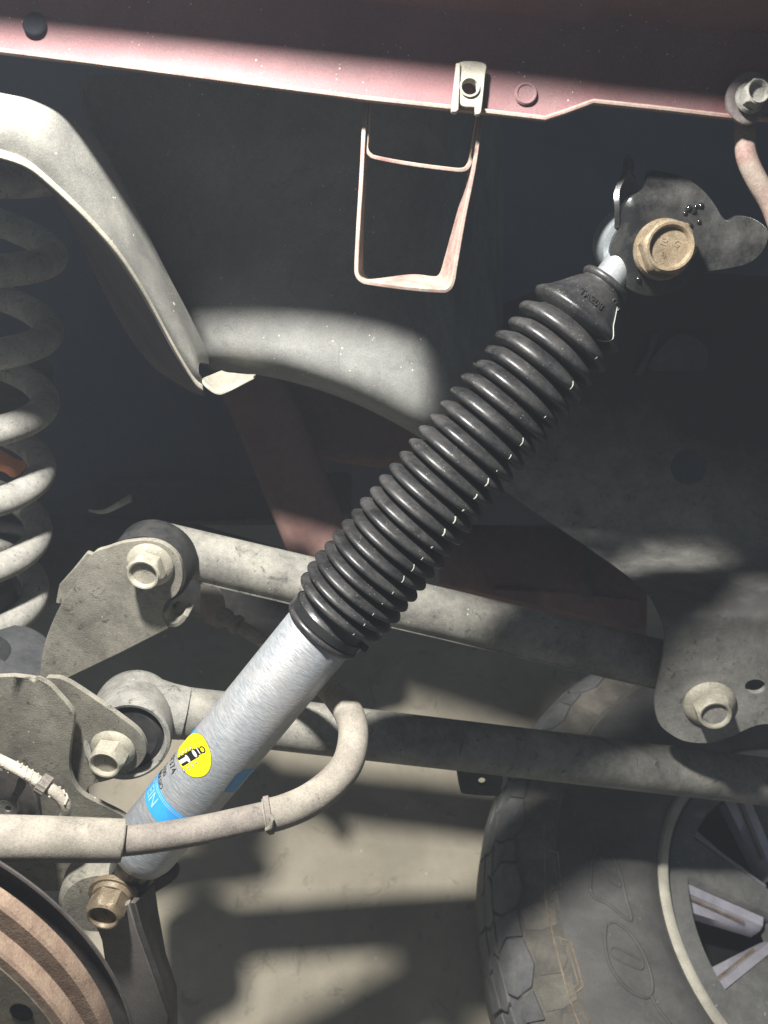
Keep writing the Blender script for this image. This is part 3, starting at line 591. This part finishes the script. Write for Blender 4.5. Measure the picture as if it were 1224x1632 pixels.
MB().lathe([(a_ * RK, b_ * RK) for a_, b_ in [(.088, .040), (.088, .085), (.084, .089), (.04, .089), (.04, .04)]], rc, rn, 96, cap=False).build('hat', m_rface, bd)
hp = Plane(35, 1612, .45, rn); hp.p = rc + rn * .0452 * RK
hc = hp(35, 1612)
MB().lathe([(.0060, .0006), (.0, .0006)], hc, rn, 28).build('hole', m_ink, bd)
ds = MB().lathe([(a_ * RK, b_ * RK) for a_, b_ in [(.07, -.004), (.165, -.004), (.178, -.002), (.1835, .0015), (.1842, .0035), (.1825, .0038), (.1805, .002), (.176, -.0005), (.165, -.0015), (.07, -.0015)]], rc, rn, 160, cap=False).build('dust_shield', m_shield)
tag(ds, 'dark thin dust shield plate behind the brake disc', 'dust shield')

# ------------------------------------------------------------------ the shock absorber
A = q(228, 1352, .528); B = q(968, 450, .452)
sa, g1, g2 = frame_of(B - A)                                    # g1 faces the viewer, g2 to one side
SL = (B - A).length
def at(px, py):
    """axis position nearest to the pixel"""
    best = min(range(-200, 1400), key=lambda i: (lambda p: (612 + F * p.x / -p.z - px) ** 2 + (816 - F * p.y / -p.z - py) ** 2)(A + sa * SL * i / 1000)); return SL * best / 1000
TR = 0.0238
sh = thing('shock_absorber', 'new silver shock absorber with ribbed black boot and blue yellow stickers', 'shock absorber', q(190, 1450, .53))
m_tube = tube_material((M.to_3x3() @ sa))
t_top = at(520, 985)
MB().lathe([(0.0, -.012), (0.008, -.0118), (0.016, -.0095), (0.0212, -.005), (TR - .0004, .002), (TR, .006), (TR, t_top), (TR - .004, t_top + .01)], A, sa, 96).build('body_tube', m_tube, sh, ang=60)
# boot profile
t0 = at(520, 992); t1 = at(908, 520)
prof = [(TR + .0004, t0 - .0065), (TR + .0026, t0 - .0062), (TR + .0035, t0 - .0045), (TR + .0032, t0 - .0028), (TR + .0018, t0 - .0018), (TR + .0022, t0 - .001), (TR + .0022, t0 + .004), (TR + .0006, t0 + .005), (TR + .0008, t0 + .011)]
NP = 23; ts = t0 + .0125
wts = [22 + 7 * k / NP for k in range(NP)]; cum = [0]
for w_ in wts: cum.append(cum[-1] + w_ / sum(wts))
def rout(t):
    d = -(A + sa * t).z; return 85 * d / F
for k in range(NP):
    p0, p1 = ts + (t1 - ts) * cum[k], ts + (t1 - ts) * cum[k + 1]; pitch = p1 - p0
    c = (p0 + p1) / 2; ro = rout(c) * (0.955 if k == 0 else 1.0) + random.uniform(-.0006, .0006); ri = ro - 0.0098
    if k == 0: ri = TR + .0015
    for (dr, dt) in ((0, -.50), (.45, -.47), (.78, -.43), (.93, -.37), (.99, -.29), (1.0, -.21), (.98, -.12), (.92, -.03), (.76, .10), (.50, .23), (.16, .40)):
        prof.append((ri + (ro - ri) * dr, c + dt * pitch))
ce = at(960, 458); ro = rout(t1)
prof += [(ro - .0095, t1 + .0005), (ro - .004, t1 + .002), (ro - .0010, t1 + .0040), (ro - .0004, t1 + .0055), (ro - .0016, t1 + .0072), (ro - .0060, t1 + .0115), (0.0185, ce - .0065), (0.0160, ce - .0030), (0.0142, ce - .0012), (0.0140, ce), (0.0155, ce + .0006), (0.0162, ce + .0022), (0.0155, ce + .0040), (0.0135, ce + .0046), (0.0105, ce + .0046)]
boot = MB().lathe(prof, A, sa, 128, cap=False).build('rubber_boot', m_rubber, sh, ang=70)
def on_prof(r, t, phi, lift=0.0):                                # phi measured from the viewer side
    return A + sa * t + (g1 * math.cos(phi) + g2 * math.sin(phi)) * (r + lift)
sgn = 1 if g2.x > 0 else -1
# moulded seam, a thin pale ridge that shows in pieces along the pleats
def polyl(profile, phi, m, name, parent, rad, lift=0.0001):
    MB().tube([on_prof(r, t, phi, lift) for r, t in profile], rad, 6).build(name, m, parent)
for k in range(NP + 1):
    if k < NP:
        i0 = 9 + k * 11; seg = prof[i0 + 3: i0 + 9]
        if k in (17, 19, 21): continue
        ph = sgn * (R(29) + R(13) * k / NP + R(random.uniform(-1, 1)))
        polyl(seg[random.choice((0, 0, 1)):random.choice((3, 4, 5, 6))], ph, m_seam, 'seam_ridge', boot, .00030 + .00018 * (k in (8, 9, 10, 11, 12, 13)), .0)
    else:
        polyl(prof[9 + NP * 11: 9 + NP * 11 + 7], sgn * R(44), m_seam, 'seam_ridge', boot, .00032)
# clip tail of the clamp
MB().box(on_prof(TR + .0035, t0 + .004, sgn * R(83)), g2 * sgn * .003, sa * .002, g1 * .002).build('clamp_tail', m_rub2, sh, bevel=.0004)
MB().lathe([(TR + .0020, t0 - .0012), (TR + .0032, t0 - .001), (TR + .0032, t0 + .0042), (TR + .0020, t0 + .0044)], A, sa, 96, cap=False).build('clamp_band', mat('clamp_black', (.02, .02, .02), None, rough=.3, bump=.05), sh)
# raised moulding letters on the cone
cone_a, cone_b = prof[9 + NP * 11 + 4], prof[9 + NP * 11 + 6]
def cone_pt(u, v, lift):                                         # u metres round, v metres along the cone
    t = cone_a[1] + .004 + v; f = (t - cone_a[1]) / (cone_b[1] - cone_a[1]); r = cone_a[0] + (cone_b[0] - cone_a[0]) * f
    return on_prof(r, t, u / r, lift)
vs, fs = text_mesh("TA208", .0058)
w = MB(); n = len(vs)
P = lambda p, l: cone_pt(sgn * (p.x - .002), p.y + .0035, l)
ed = {}
for f in fs:
    for i in range(len(f)):
        kk = tuple(sorted((f[i], f[(i + 1) % len(f)]))); ed[kk] = ed.get(kk, 0) + 1
w.add([P(p, .0004) for p in vs] + [P(p, -.0004) for p in vs], fs + [[x, y, y + n, x + n] for (x, y), c in ed.items() if c == 1]).build('moulded_letters', m_rubber, boot, flat=True)
for (u, v) in ((.010, .012), (.017, .010)):
    MB().lathe([(.0018, -.0002), (.0016, .0006), (.001, .0006), (.0008, -.0004), (0, -.0004)], cone_pt(sgn * u, v, 0), (cone_pt(sgn * u, v, .01) - cone_pt(sgn * u, v, 0)), 16, cap=False).build('vent_nub', m_rubber, boot)
# piston rod and upper eye
UE = q(1012, 392, .458)
MB().lathe([(0.0098, 0), (0.0098, .012), (0.0108, .016), (0.0125, .022), (0.0118, .030), (0.010, .04)], A + sa * (ce + .002), (UE - (A + sa * (ce + .002))), 40).build('rod_end', m_zinc, sh)
MB().lathe([(0.0150, -.019), (0.0193, -.0185), (0.0205, -.016), (0.0205, .010), (0.0193, .0125), (0.0150, .013)], UE + AX * -.008, AX, 48).build('upper_eye', m_zinc, sh)
MB().lathe([(0.0150, -.019), (0.008, -.019), (.008, .0125), (0.015, .0125)], UE + AX * -.008, AX, 40, cap=False).build('upper_bushing', m_rub2, sh)
# lower eye
LE = q(192, 1412, .545)
MB().lathe([(0.0135, -.018), (0.0195, -.0175), (0.0215, -.015), (0.0215, .011), (0.0195, .0135), (0.012, .014)], LE, AX, 56).build('lower_eye', m_gloss, sh)
MB().tube([LE, A + sa * -.006], lambda t: .0125 + .003 * t, 32).build('eye_neck', m_gloss, sh)

# stickers: flat prints wrapped on the tube
def uv(px, py):
    r = q(px, py, 1).normalized(); o_ = -A; dd_ = r - sa * r.dot(sa); oo = o_ - sa * o_.dot(sa); rr = TR
    a_ = dd_.dot(dd_); b_ = 2 * dd_.dot(oo); c_ = oo.dot(oo) - rr * rr; D_ = b_ * b_ - 4 * a_ * c_
    k = (-b_ - math.sqrt(max(0, D_))) / (2 * a_); p = r * k - A; v = p.dot(sa); pe = p - sa * v
    return (math.atan2(pe.dot(g2), pe.dot(g1)) * TR, v)
def wrap(name, polys, m, parent, lift, tess=True):
    """polys: list of (verts2d, faces or None) in metres round / along the tube"""
    bm = bmesh.new()
    for vs2, fs2 in polys:
        bv = [bm.verts.new((x, y, 0)) for x, y in vs2]
        if fs2 is None:
            es = [bm.edges.new((bv[i], bv[(i + 1) % len(bv)])) for i in range(len(bv))]
            bmesh.ops.triangle_fill(bm, edges=es, use_beauty=True)
        else:
            for f in fs2:
                try: bm.faces.new([bv[i] for i in f])
                except ValueError: pass
    x0 = min(v.co.x for v in bm.verts); x1 = max(v.co.x for v in bm.verts); k = 1
    while x0 + k * .0012 < x1:
        bmesh.ops.bisect_plane(bm, geom=bm.verts[:] + bm.edges[:] + bm.faces[:], plane_co=(x0 + k * .0012, 0, 0), plane_no=(1, 0, 0)); k += 1
    bm.verts.index_update()
    mb = MB().add([on_prof(TR, v.co.y, v.co.x / TR, lift) for v in bm.verts], [[v.index for v in f.verts] for f in bm.faces]); bm.free()
    return mb.build(name, m, parent)
Z = lambda pts: [(180 + x / 5.5636, 1120 + y / 5.5636) for x, y in pts]
UVZ = lambda pts: [uv(*p) for p in Z(pts)]
tubeo = [c for c in sh.children if c.name.startswith('body_tube')][0]
vb1 = uv(*Z([(470, 860)])[0])[1]; vb0 = uv(*Z([(300, 905)])[0])[1]
X0, X1 = -sgn * .052, sgn * .040
band = wrap('blue_band', [([(X0, vb0), (sgn * .0095, vb0), (X1, vb0 - .001), (X1, vb1), (X0, vb1)], None)], m_blue, tubeo, .00012)
for dv in (.0011, .0024):
    wrap('band_line', [([(X0, vb1 - dv), (X1, vb1 - dv), (X1, vb1 - dv - .0004), (X0, vb1 - dv - .0004)], None)], m_blue2, tubeo, .00022)
def wrap_text(txt, size, u_right, v_mid, m, name, lift=.00025, sx=1.0):
    vs, fs = text_mesh(txt, size); mx = max(p.x for p in vs)
    wrap(name, [([(u_right + sgn * (p.x - mx) * sx, v_mid + p.y) for p in vs], fs)], m, tubeo, lift)
wrap_text("BILSTEIN", .0115, uv(*Z([(365, 905)])[0])[0], (vb0 + vb1) / 2 - .0012, m_blue2, 'band_lettering', .00024, 0.85)
pl_ = [(762, 105), (752, 190), (735, 265), (690, 285), (640, 330), (600, 385), (578, 440)]
L_ = UVZ(pl_); wrap('blue_side_patch', [(L_ + [(-sgn * .062, L_[-1][1]), (-sgn * .062, L_[0][1])], None)], m_blue, tubeo, .00012)
pr_ = [(1180, 590), (1090, 640), (985, 790)]
R_ = UVZ(pr_); wrap('blue_side_patch', [(R_ + [(sgn * .062, R_[-1][1] - .002), (sgn * .062, R_[0][1])], None)], m_blue, tubeo, .00012)
oval = sm2([(740, 268), (800, 302), (845, 380), (870, 465), (867, 560), (830, 630), (770, 657), (700, 652), (640, 608), (592, 540), (576, 470), (592, 400), (640, 330), (690, 287)], 4)
cx, cy = 722, 463
wrap('oval_border', [(UVZ([(cx + (x - cx) * 1.02, cy + (y - cy) * 1.02) for x, y in oval]), None)], m_ink, tubeo, .00018)
ov = wrap('yellow_oval', [(UVZ(oval), None)], m_yellow, tubeo, .00030)
ux, uy = .845, -.535; nx, ny = .535, .845
def rect(c0, c1, h): return [(c0[0] + nx * h, c0[1] + ny * h), (c1[0] + nx * h, c1[1] + ny * h), (c1[0] - nx * h, c1[1] - ny * h), (c0[0] - nx * h, c0[1] - ny * h)]
def ell(c, ra_, rb_, n=20): return [(c[0] + ux * ra_ * math.cos(2 * math.pi * k / n) + nx * rb_ * math.sin(2 * math.pi * k / n), c[1] + uy * ra_ * math.cos(2 * math.pi * k / n) + ny * rb_ * math.sin(2 * math.pi * k / n)) for k in range(n)]
blk = [rect((600, 528), (660, 492), 44), rect((655, 494), (745, 440), 44), rect((740, 442), (778, 420), 34), ell((797, 416), 25, 35)]
wht = [rect((600, 530), (652, 498), 18), ell((667, 497), 14, 38), ell((727, 450), 14, 38), rect((758, 428), (765, 424), 30)]
for p in [(597, 458), (628, 438), (659, 419), (691, 400), (633, 597), (668, 574), (705, 552), (738, 528)]:
    blk.append(ell(p, 10, 17, 12)); wht.append(ell(p, 6, 12, 12))
wrap('emblem_black', [(UVZ(p), None) for p in blk], m_ink, tubeo, .00038)
wrap('emblem_white', [(UVZ(p), None) for p in wht], m_white, tubeo, .00046)
wrap('emblem_eye', [(UVZ(ell((797, 416), 14, 21)), None), (UVZ(ell((680, 490), 5, 24)), None), (UVZ(ell((735, 446), 5, 26)), None)][:1], m_yellow, tubeo, .00054)
wrap_text("187374", .0074, uv(*Z([(540, 625)])[0])[0], uv(*Z([(525, 560)])[0])[1], m_ink, 'part_number')
wrap_text("5100", .0058, uv(*Z([(478, 625)])[0])[0], uv(*Z([(468, 560)])[0])[1], m_ink, 'print_line')
wrap_text("F AL", .0056, uv(*Z([(440, 625)])[0])[0], uv(*Z([(432, 570)])[0])[1], m_ink, 'print_line')
wrap_text("BOLSIO", .0050, uv(*Z([(440, 755)])[0])[0], uv(*Z([(415, 690)])[0])[1], m_ink, 'print_line')

# upper mount bracket, greasy black, with the bolt
ubp = Plane(1060, 405, .440, Vector((-.05, -.30, .95)))
um = thing('upper_mount_bracket', 'greasy black mount bracket with curled ear at the shock top', 'bracket', ubp(1050, 470))
def ubpos(x, y):
    p = ubp(x, y)
    rr = math.hypot(x - 1060, y - 400)
    z = 0.0
    z -= 0.010 * max(0, (330 - y) / 60) ** 1.5                       # dished top leans back
    z += 0.018 * max(0, (x - 1126) / 65) ** 1.6                 # right ear curls forward
    z -= 0.006 * max(0, (1012 - x) / 30) ** 1.5
    z -= 0.004 * max(0, (y - 440) / 30) ** 1.5
    return p + ubp.n * z
ol = sm2([(1044, 269), (1075, 272), (1101, 282), (1125, 304), (1140, 330), (1147, 345), (1155, 353), (1162, 349), (1170, 346), (1182, 350), (1194, 362), (1199, 376), (1193, 402), (1178, 420), (1154, 428), (1125, 434), (1104, 447), (1080, 463), (1048, 472), (1019, 468), (995, 453), (982, 429), (977, 402), (982, 379), (991, 360), (993, 335), (1005, 315), (1030, 300)], 4)
MB().plate(ol, ubpos, 0.005, cuts=5).build('cup_plate', m_gloss, um, bevel=0.0012)
sp1 = smooth_path([ubpos(990, 362) , ubpos(990, 326), ubpos(992, 302), ubpos(1006, 274), ubpos(1012, 255), ubpos(1018, 237)], 5)
sp2 = [p + Vector((.010 + .004 * math.sin(i * .5), -.001, -.022)) for i, p in enumerate(sp1)]
MB().sheet([sp1, [a_.lerp(b_, .5) + Vector((.001, 0, .001)) for a_, b_ in zip(sp1, sp2)], sp2], .003).build('torn_side_flange', m_gloss, um, bevel=.0006)
for (x, y, s) in ((1098, 332, 1.0), (1106, 337, .8), (1117, 328, .9), (1100, 360, .8), (1114, 354, .7), (1092, 340, .7), (1109, 330, .6), (992, 440, .7), (1018, 445, .8)):     # beads of grease
    MB().lathe([(0, .0016 * s), (.0010 * s, .0014 * s), (.0018 * s, .0006 * s), (.0021 * s, -.0004)], ubpos(x, y), ubp.n, 14).build('grease_bead', mat('wet_grease', (.012, .012, .012), None, rough=.05, bump=0, spec=.7) if 'wet_grease' not in bpy.data.materials else bpy.data.materials['wet_grease'], um)
bolt(um, ubp(1056, 398, .001), Vector((-.04, -.20, .97)), 0.0170, 0.0138, 0.0145, m_boltn, m_boltn, 0.15, [("10", .0050, -.0030, .0025, 1.2), ("9", .0052, -.0025, -.0045, 0.2), ("G", .0052, .0042, .0015, -0.6)])
# lower shock bolt
lbt = thing('lower_shock_bolt', 'yellowish hex flange bolt through the lower shock eye', 'bolt', q(175, 1455, .52))
MB().lathe([(0.0165, -.002), (0.0172, 0), (0.0168, .002), (0.012, .0022)], Plane(180, 1425, .528)(181, 1425), AX, 48).build('washer', m_boltn, lbt)
bolt(lbt, Plane(180, 1425, .5265)(180, 1425), AX, 0.0140, 0.0112, 0.0185, m_boltn, m_recess, 0.25, [("8", .0042, .001, .0005, .3)])
ey2 = MB().lathe([(0.022, -.022), (0.0265, -.02), (0.0280, -.016), (0.0276, .0), (0.024, .005), (0.012, .0055)], Plane(165, 1440, .54)(160, 1432), Vector((.15, -.3, .93)), 48).build('knuckle_boss', m_dusty2); tag(ey2, 'pale dusty round boss behind the lower shock bolt', 'mount')

# ------------------------------------------------------------------ the wheel lying on the floor
KW = WS = CAM_H / 1.255; WCc = Vector((.588, -.536, -1.009)) * KW; WC = M @ WCc                 # rim flange centre as seen
UPW = Vector((0, 0, 1))
HT = 0.262                                                       # tyre width
RIM_Z = HT / 2 - 0.030
WC = Vector((WC.x, WC.y, 0)); WC.z = HT / 2 * WS
print('wheel flange height if seen:', (M @ WCc).z, 'built', WC.z + RIM_Z)
wh = bpy.data.objects.new('wheel', None); COL.objects.link(wh); wh.location = (WC.x, WC.y, 0)
tag(wh, 'all terrain tyre on a grey alloy wheel lying on the floor at lower right', 'wheel')
RB, RT = 0.222, 0.446                                           # bead radius, tread radius
half = [(RB + .007, .098), (RB + .013, .106), (RB + .020, .1135), (RB + .034, .1215), (RB + .060, .129), (RB + .090, .1305), (RB + .118, .127), (RB + .140, .121), (RB + .152, .117), (RB + .175, .108), (RB + .196, .097), (RT - .012, .083), (RT - .004, .060), (RT - .001, .03), (RT, 0)]
tprof = half + [(r, -z) for r, z in reversed(half[:-1])]
def wlathe(prof, name, m, parent, seg=180, rfun=None, cap=False, ang=40):
    mb = MB(); rows = []
    for r, z in prof: rows.append([WC + Vector((math.cos(2 * math.pi * k / seg) * r, math.sin(2 * math.pi * k / seg) * r, z)) * WS for k in range(seg)])
    mb.grid(rows, closed_u=True); return mb.build(name, m, parent, world_space=True, ang=ang)
tyre = wlathe(tprof, 'tyre', m_tyre, wh)
tyre.data.materials.append(m_mud)
for p in tyre.data.polygons:
    c_ = p.center; rr_ = math.hypot(c_.x, c_.y) / WS
    if RB + .152 < rr_ < RT - .016 and c_.z > WC.z: p.material_index = 1
# profile arc length for laying lugs and letters on the upper side
arc = [0]
for (r0, z0), (r1, z1) in zip(tprof, tprof[1:]): arc.append(arc[-1] + math.hypot(r1 - r0, z1 - z0))
def tsurf(th, s, lift=0.0):
    s = max(0, min(arc[-1] - 1e-6, s))
    i = max(k for k in range(len(arc) - 1) if arc[k] <= s); f = (s - arc[i]) / (arc[i + 1] - arc[i])
    r = tprof[i][0] + (tprof[i + 1][0] - tprof[i][0]) * f; z = tprof[i][1] + (tprof[i + 1][1] - tprof[i][1]) * f
    def nrm(k):
        k0, k1 = max(0, k - 1), min(len(tprof) - 1, k + 1); dr, dz = tprof[k1][0] - tprof[k0][0], tprof[k1][1] - tprof[k0][1]; l = math.hypot(dr, dz); return (-dz / l, dr / l)
    n0, n1 = nrm(i), nrm(i + 1); nr = n0[0] + (n1[0] - n0[0]) * f; nz = n0[1] + (n1[1] - n0[1]) * f
    c, s_ = math.cos(th), math.sin(th)
    return WC + Vector((c * (r + nr * lift), s_ * (r + nr * lift), z + nz * lift)) * WS
def lug_mesh(poly, lift, name, m, nsub=3):
    """poly in (radians, arc metres) about th=0, as a mesh around the wheel centre"""
    top = []; cx_ = sum(p[0] for p in poly) / len(poly); cy_ = sum(p[1] for p in poly) / len(poly)
    N = len(poly); mid = [(cx_ + (x - cx_) * .96, cy_ + (y - cy_) * .96) for x, y in poly]
    vs = [tsurf(x, y, -.003) for x, y in poly] + [tsurf(x, y, lift * .8) for x, y in poly] + [tsurf(x, y, lift) for x, y in mid] + [tsurf(cx_, cy_, lift)]
    fs = []
    for i in range(N):
        j = (i + 1) % N; fs += [(i, j, N + j, N + i), (N + i, N + j, 2 * N + j, 2 * N + i), (2 * N + i, 2 * N + j, 3 * N)]
    return MB().add(vs, fs)
NL = 30; dth = 2 * math.pi / NL
sT = arc[11]; 
kinds = [  # (polygon in (pitch fraction, arc), lift, name, material, phase)
    ([(0.00, arc[10] + .002), (0.34, arc[10] - .005), (0.58, arc[10] + .005), (0.64, arc[11] + .006), (0.55, arc[12] - .003), (0.10, arc[12] - .001), (-0.04, arc[11] + .002)], .0050, 'tread_block', m_tread, 0),
    ([(0.62, arc[10] + .005), (0.97, arc[10] + .002), (0.93, arc[11] + .003), (1.06, arc[12] - .002), (0.60, arc[12] - .003), (0.68, arc[11] + .006)], .0044, 'tread_block', m_tread, 0),
    ([(0.16, arc[12] + .001), (0.64, arc[12] - .001), (0.72, arc[12] + .014), (0.66, arc[13] - .002), (0.26, arc[13] + .000), (0.06, arc[12] + .014)], .0050, 'tread_block', m_tread, 0),
    ([(0.69, arc[12] + .000), (1.11, arc[12] + .001), (1.01, arc[12] + .014), (1.20, arc[13] - .001), (0.71, arc[13] - .002), (0.77, arc[12] + .013)], .0046, 'tread_block', m_tread, 0),
    ([(0.70, arc[13] + .001), (1.18, arc[13] + .001), (1.26, arc[14] - .008), (1.14, arc[14] + .010), (0.70, arc[14] + .008)], .0050, 'tread_block', m_tread, 0),
    ([(0.24, arc[13] + .003), (0.65, arc[13] + .001), (0.66, arc[14] + .008), (0.20, arc[14] + .010)], .0047, 'tread_block', m_tread, 0),
    ([(0.04, arc[8] + .005), (0.36, arc[8] + .003), (0.52, arc[8] + .014), (0.48, arc[10] - .008), (0.18, arc[10] - .007), (-0.02, arc[9] + .004)], .0013, 'shoulder_lug', m_mud, 0),
    ([(0.57, arc[8] + .004), (0.88, arc[8] + .006), (0.93, arc[9] + .001), (0.90, arc[10] - .002), (0.62, arc[10] + .001), (0.55, arc[9] + .001)], .0010, 'shoulder_lug', m_mud, 0),
]
protos = []
for poly, lift, nm, m_, ph in kinds:
    o = lug_mesh([(x * dth, y) for x, y in poly], lift, nm, m_).build(nm, m_, tyre, world_space=True, ang=25, bevel=.0012)
    protos.append((nm, o))
# centre the lug meshes on the wheel axis so copies can be turned round it
for nm, o in protos:
    o.parent = tyre
for k in range(1, NL):
    for nm, o in protos:
        c = o.copy(); COL.objects.link(c); c.parent = tyre; c.rotation_euler = (0, 0, k * dth)
# rib line with stepped rectangles round the shoulder, and letter outlines on the sidewall
ty_me = tyre.data; bvh = BVHTree.FromPolygons([v.co + wh.location for v in ty_me.vertices], [list(p.vertices) for p in ty_me.polygons])
cpos = M.translation
def hit(px, py):
    d = ((M @ q(px, py, 1.0)) - cpos).normalized(); p, nn, i, _ = bvh.ray_cast(cpos, d)
    return None if p is None else p + nn * .0003
ZT = lambda pts: [(720 + x / 3.825, 1300 + y / 3.825) for x, y in pts]
def ridge(pts, rad, name, m, closed=False, n=5, smooth=True):
    P = ZT(pts)
    P = sm2(P, n, closed) if smooth else P
    H = [hit(*p) for p in P]; H = [h for h in H if h is not None]
    if len(H) < 2: return
    if closed: H.append(H[0])
    MB().tube(H, rad, 6, ref=Vector((0, 0, 1))).build(name, m, tyre, world_space=True)
ridge([(880, 212), (858, 265), (850, 350), (855, 480), (960, 545), (1090, 640), (1060, 500), (1030, 370), (990, 270), (940, 218), (905, 205)], .0018, 'sidewall_letter', m_tyre, True)
ridge([(880, 308), (892, 340), (1010, 432), (1022, 415), (1000, 378), (895, 303)], .0012, 'sidewall_letter', m_tyre, True)
ridge([(940, 672), (935, 780), (960, 900), (1000, 975), (1080, 1065), (1180, 1108), (1222, 1060), (1205, 940), (1150, 810), (1080, 712), (1000, 650), (960, 652)], .0018, 'sidewall_letter', m_tyre, True)
ridge([(985, 800), (1140, 875), (1162, 900), (1145, 935), (990, 862)], .0012, 'sidewall_letter', m_tyre, True)
ridge([(860, 108), (930, 128), (1025, 225)], .0018, 'sidewall_letter', m_tyre)
ridge([(1215, 1100), (1260, 1180), (1330, 1270)], .0018, 'sidewall_letter', m_tyre)
for pts in ([(562, 60), (566, 200), (570, 490), (664, 436), (655, 330), (645, 226), (590, 214)], [(570, 495), (590, 610), (625, 760), (670, 940), (716, 1112), (800, 1042), (770, 920), (722, 768), (650, 748)], [(716, 1112), (760, 1230), (800, 1320)]):
    ridge(pts, .0013, 'shoulder_rib', m_mudline, False, 1, False)
ridge([(592, 240), (630, 246), (648, 425), (590, 455)], .0008, 'shoulder_rib', m_mudline, False, 1, False)
ridge([(652, 790), (705, 790), (772, 1025), (722, 1070)], .0008, 'shoulder_rib', m_mudline, False, 1, False)
# rim
rim = wlathe([(RB - .012, .070), (RB - .006, .092), (RB - .001, .1005), (RB + .005, .1035), (RB + .0075, .1015), (RB + .0080, .096), (RB + .003, .088), (RB - .02, .066), (RB - .02, -.09), (RB - .03, -.09), (RB - .03, .055), (RB - .012, .070)], 'rim', m_rimdark, wh)
wlathe([(RB - .003, .100), (RB - .001, .1065), (RB + .004, .1095), (RB + .009, .1090), (RB + .0125, .1050), (RB + .012, .098)], 'rim_lip', m_rimlip, rim)
# wheel face: outer band and spokes with machined pockets
wlathe([(RB - .008, .092), (RB - .012, .0925), (RB - .034, .090), (RB - .036, .080), (RB - .030, .060)], 'face_band', m_rimdark, rim)
wlathe([(.0, .060), (.045, .060), (.062, .056), (.066, .03)], 'hub_face', m_rimdark, rim)
def wp(th, r, z): return WC + Vector((math.cos(th) * r, math.sin(th) * r, z)) * WS
hx = M @ q(1118, 1418, 1.0); dv = (hx - cpos).normalized(); k = (WC.z + .09 * WS - cpos.z) / dv.z; hx = cpos + dv * k
th0 = math.atan2(hx.y - WC.y, hx.x - WC.x)
NS = 6
def spoke_parts(th):
    a_ = .30
    # grey spoke beam from the band to the hub, twice as wide at the rim
    def beam(t0, t1, w0, w1, ztop):
        rows = []
        for i in range(9):
            f = i / 8; r = (RB - .030) * (1 - f) + .055 * f; c_ = t0 + (t1 - t0) * f; hw = (w0 * (1 - f) + w1 * f)
            dz = -.022 * f
            rows.append([wp(c_ - hw / r, r, .050), wp(c_ - hw / r, r, ztop + dz - .006), wp(c_ - hw * .8 / r, r, ztop + dz), wp(c_ + hw * .8 / r, r, ztop + dz), wp(c_ + hw / r, r, ztop + dz - .006), wp(c_ + hw / r, r, .050)])
        return rows
    o = MB().grid(beam(th, th, .034, .018, .090)); o = o.build('spoke', m_rimdark, rim, world_space=True, bevel=.0)
    return o
for k in range(NS):
    thk = th0 - .215 + 2 * math.pi * k / NS
    o = spoke_parts(thk)
    # machined V edges on the window side
    for sgn_ in (-1, 1):
        rows = []
        for i in range(7):
            f = i / 6; r = (RB - .036) * (1 - f) + .075 * f; hw = .034 * (1 - f) + .020 * f
            e_ = thk + sgn_ * (hw + .0005) / r; dz = -.022 * f
            rows.append([wp(e_, r, .0845 + dz), wp(e_ + sgn_ * .009 / r, r, .078 + dz), wp(e_ + sgn_ * .012 / r, r, .068 + dz), wp(e_ + sgn_ * .026 * (1 - f) / r + sgn_ * .013 * f / r, r, .060 + dz), wp(e_ + sgn_ * .027 * (1 - f) / r + sgn_ * .0135 * f / r, r, .040 + dz)])
        MB().grid(rows).build('machined_edge', m_alloy, o, world_space=True)
        MB().tube([wp(thk + sgn_ * (hw_ + .0115) / r_, r_, z_) for r_, hw_, z_ in ((RB - .040, .034, .070), (.15, .0295, .0625), (.10, .024, .054))], .0022, 8).build('dirt_line', m_mudspoke, o, world_space=True)
# dark barrel bottom inside the wheel
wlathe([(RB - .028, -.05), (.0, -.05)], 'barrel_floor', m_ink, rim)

# ------------------------------------------------------------------ added thin volume standing in for lens glare
hz = MB().box(Vector((.2, 1.0, .45)), Vector((3.5, 0, 0)), Vector((0, 3.4, 0)), Vector((0, 0, 1.5))).build('glare_veil', m_ink, world_space=True, flat=True)
hm = bpy.data.materials.new('air'); hm.use_nodes = True; nt = hm.node_tree; nt.nodes.clear()
ho = nd(nt, 'ShaderNodeOutputMaterial'); hv = nd(nt, 'ShaderNodeVolumePrincipled'); nt.links.new(hv.outputs[0], ho.inputs['Volume'])
hv.inputs['Color'].default_value = (0.80, 0.88, 1.0, 1); hv.inputs['Density'].default_value = 0.036
hz.data.materials[0] = hm; hz["kind"] = "stuff"; hz["label"] = "added thin lit volume standing in for lens glare"
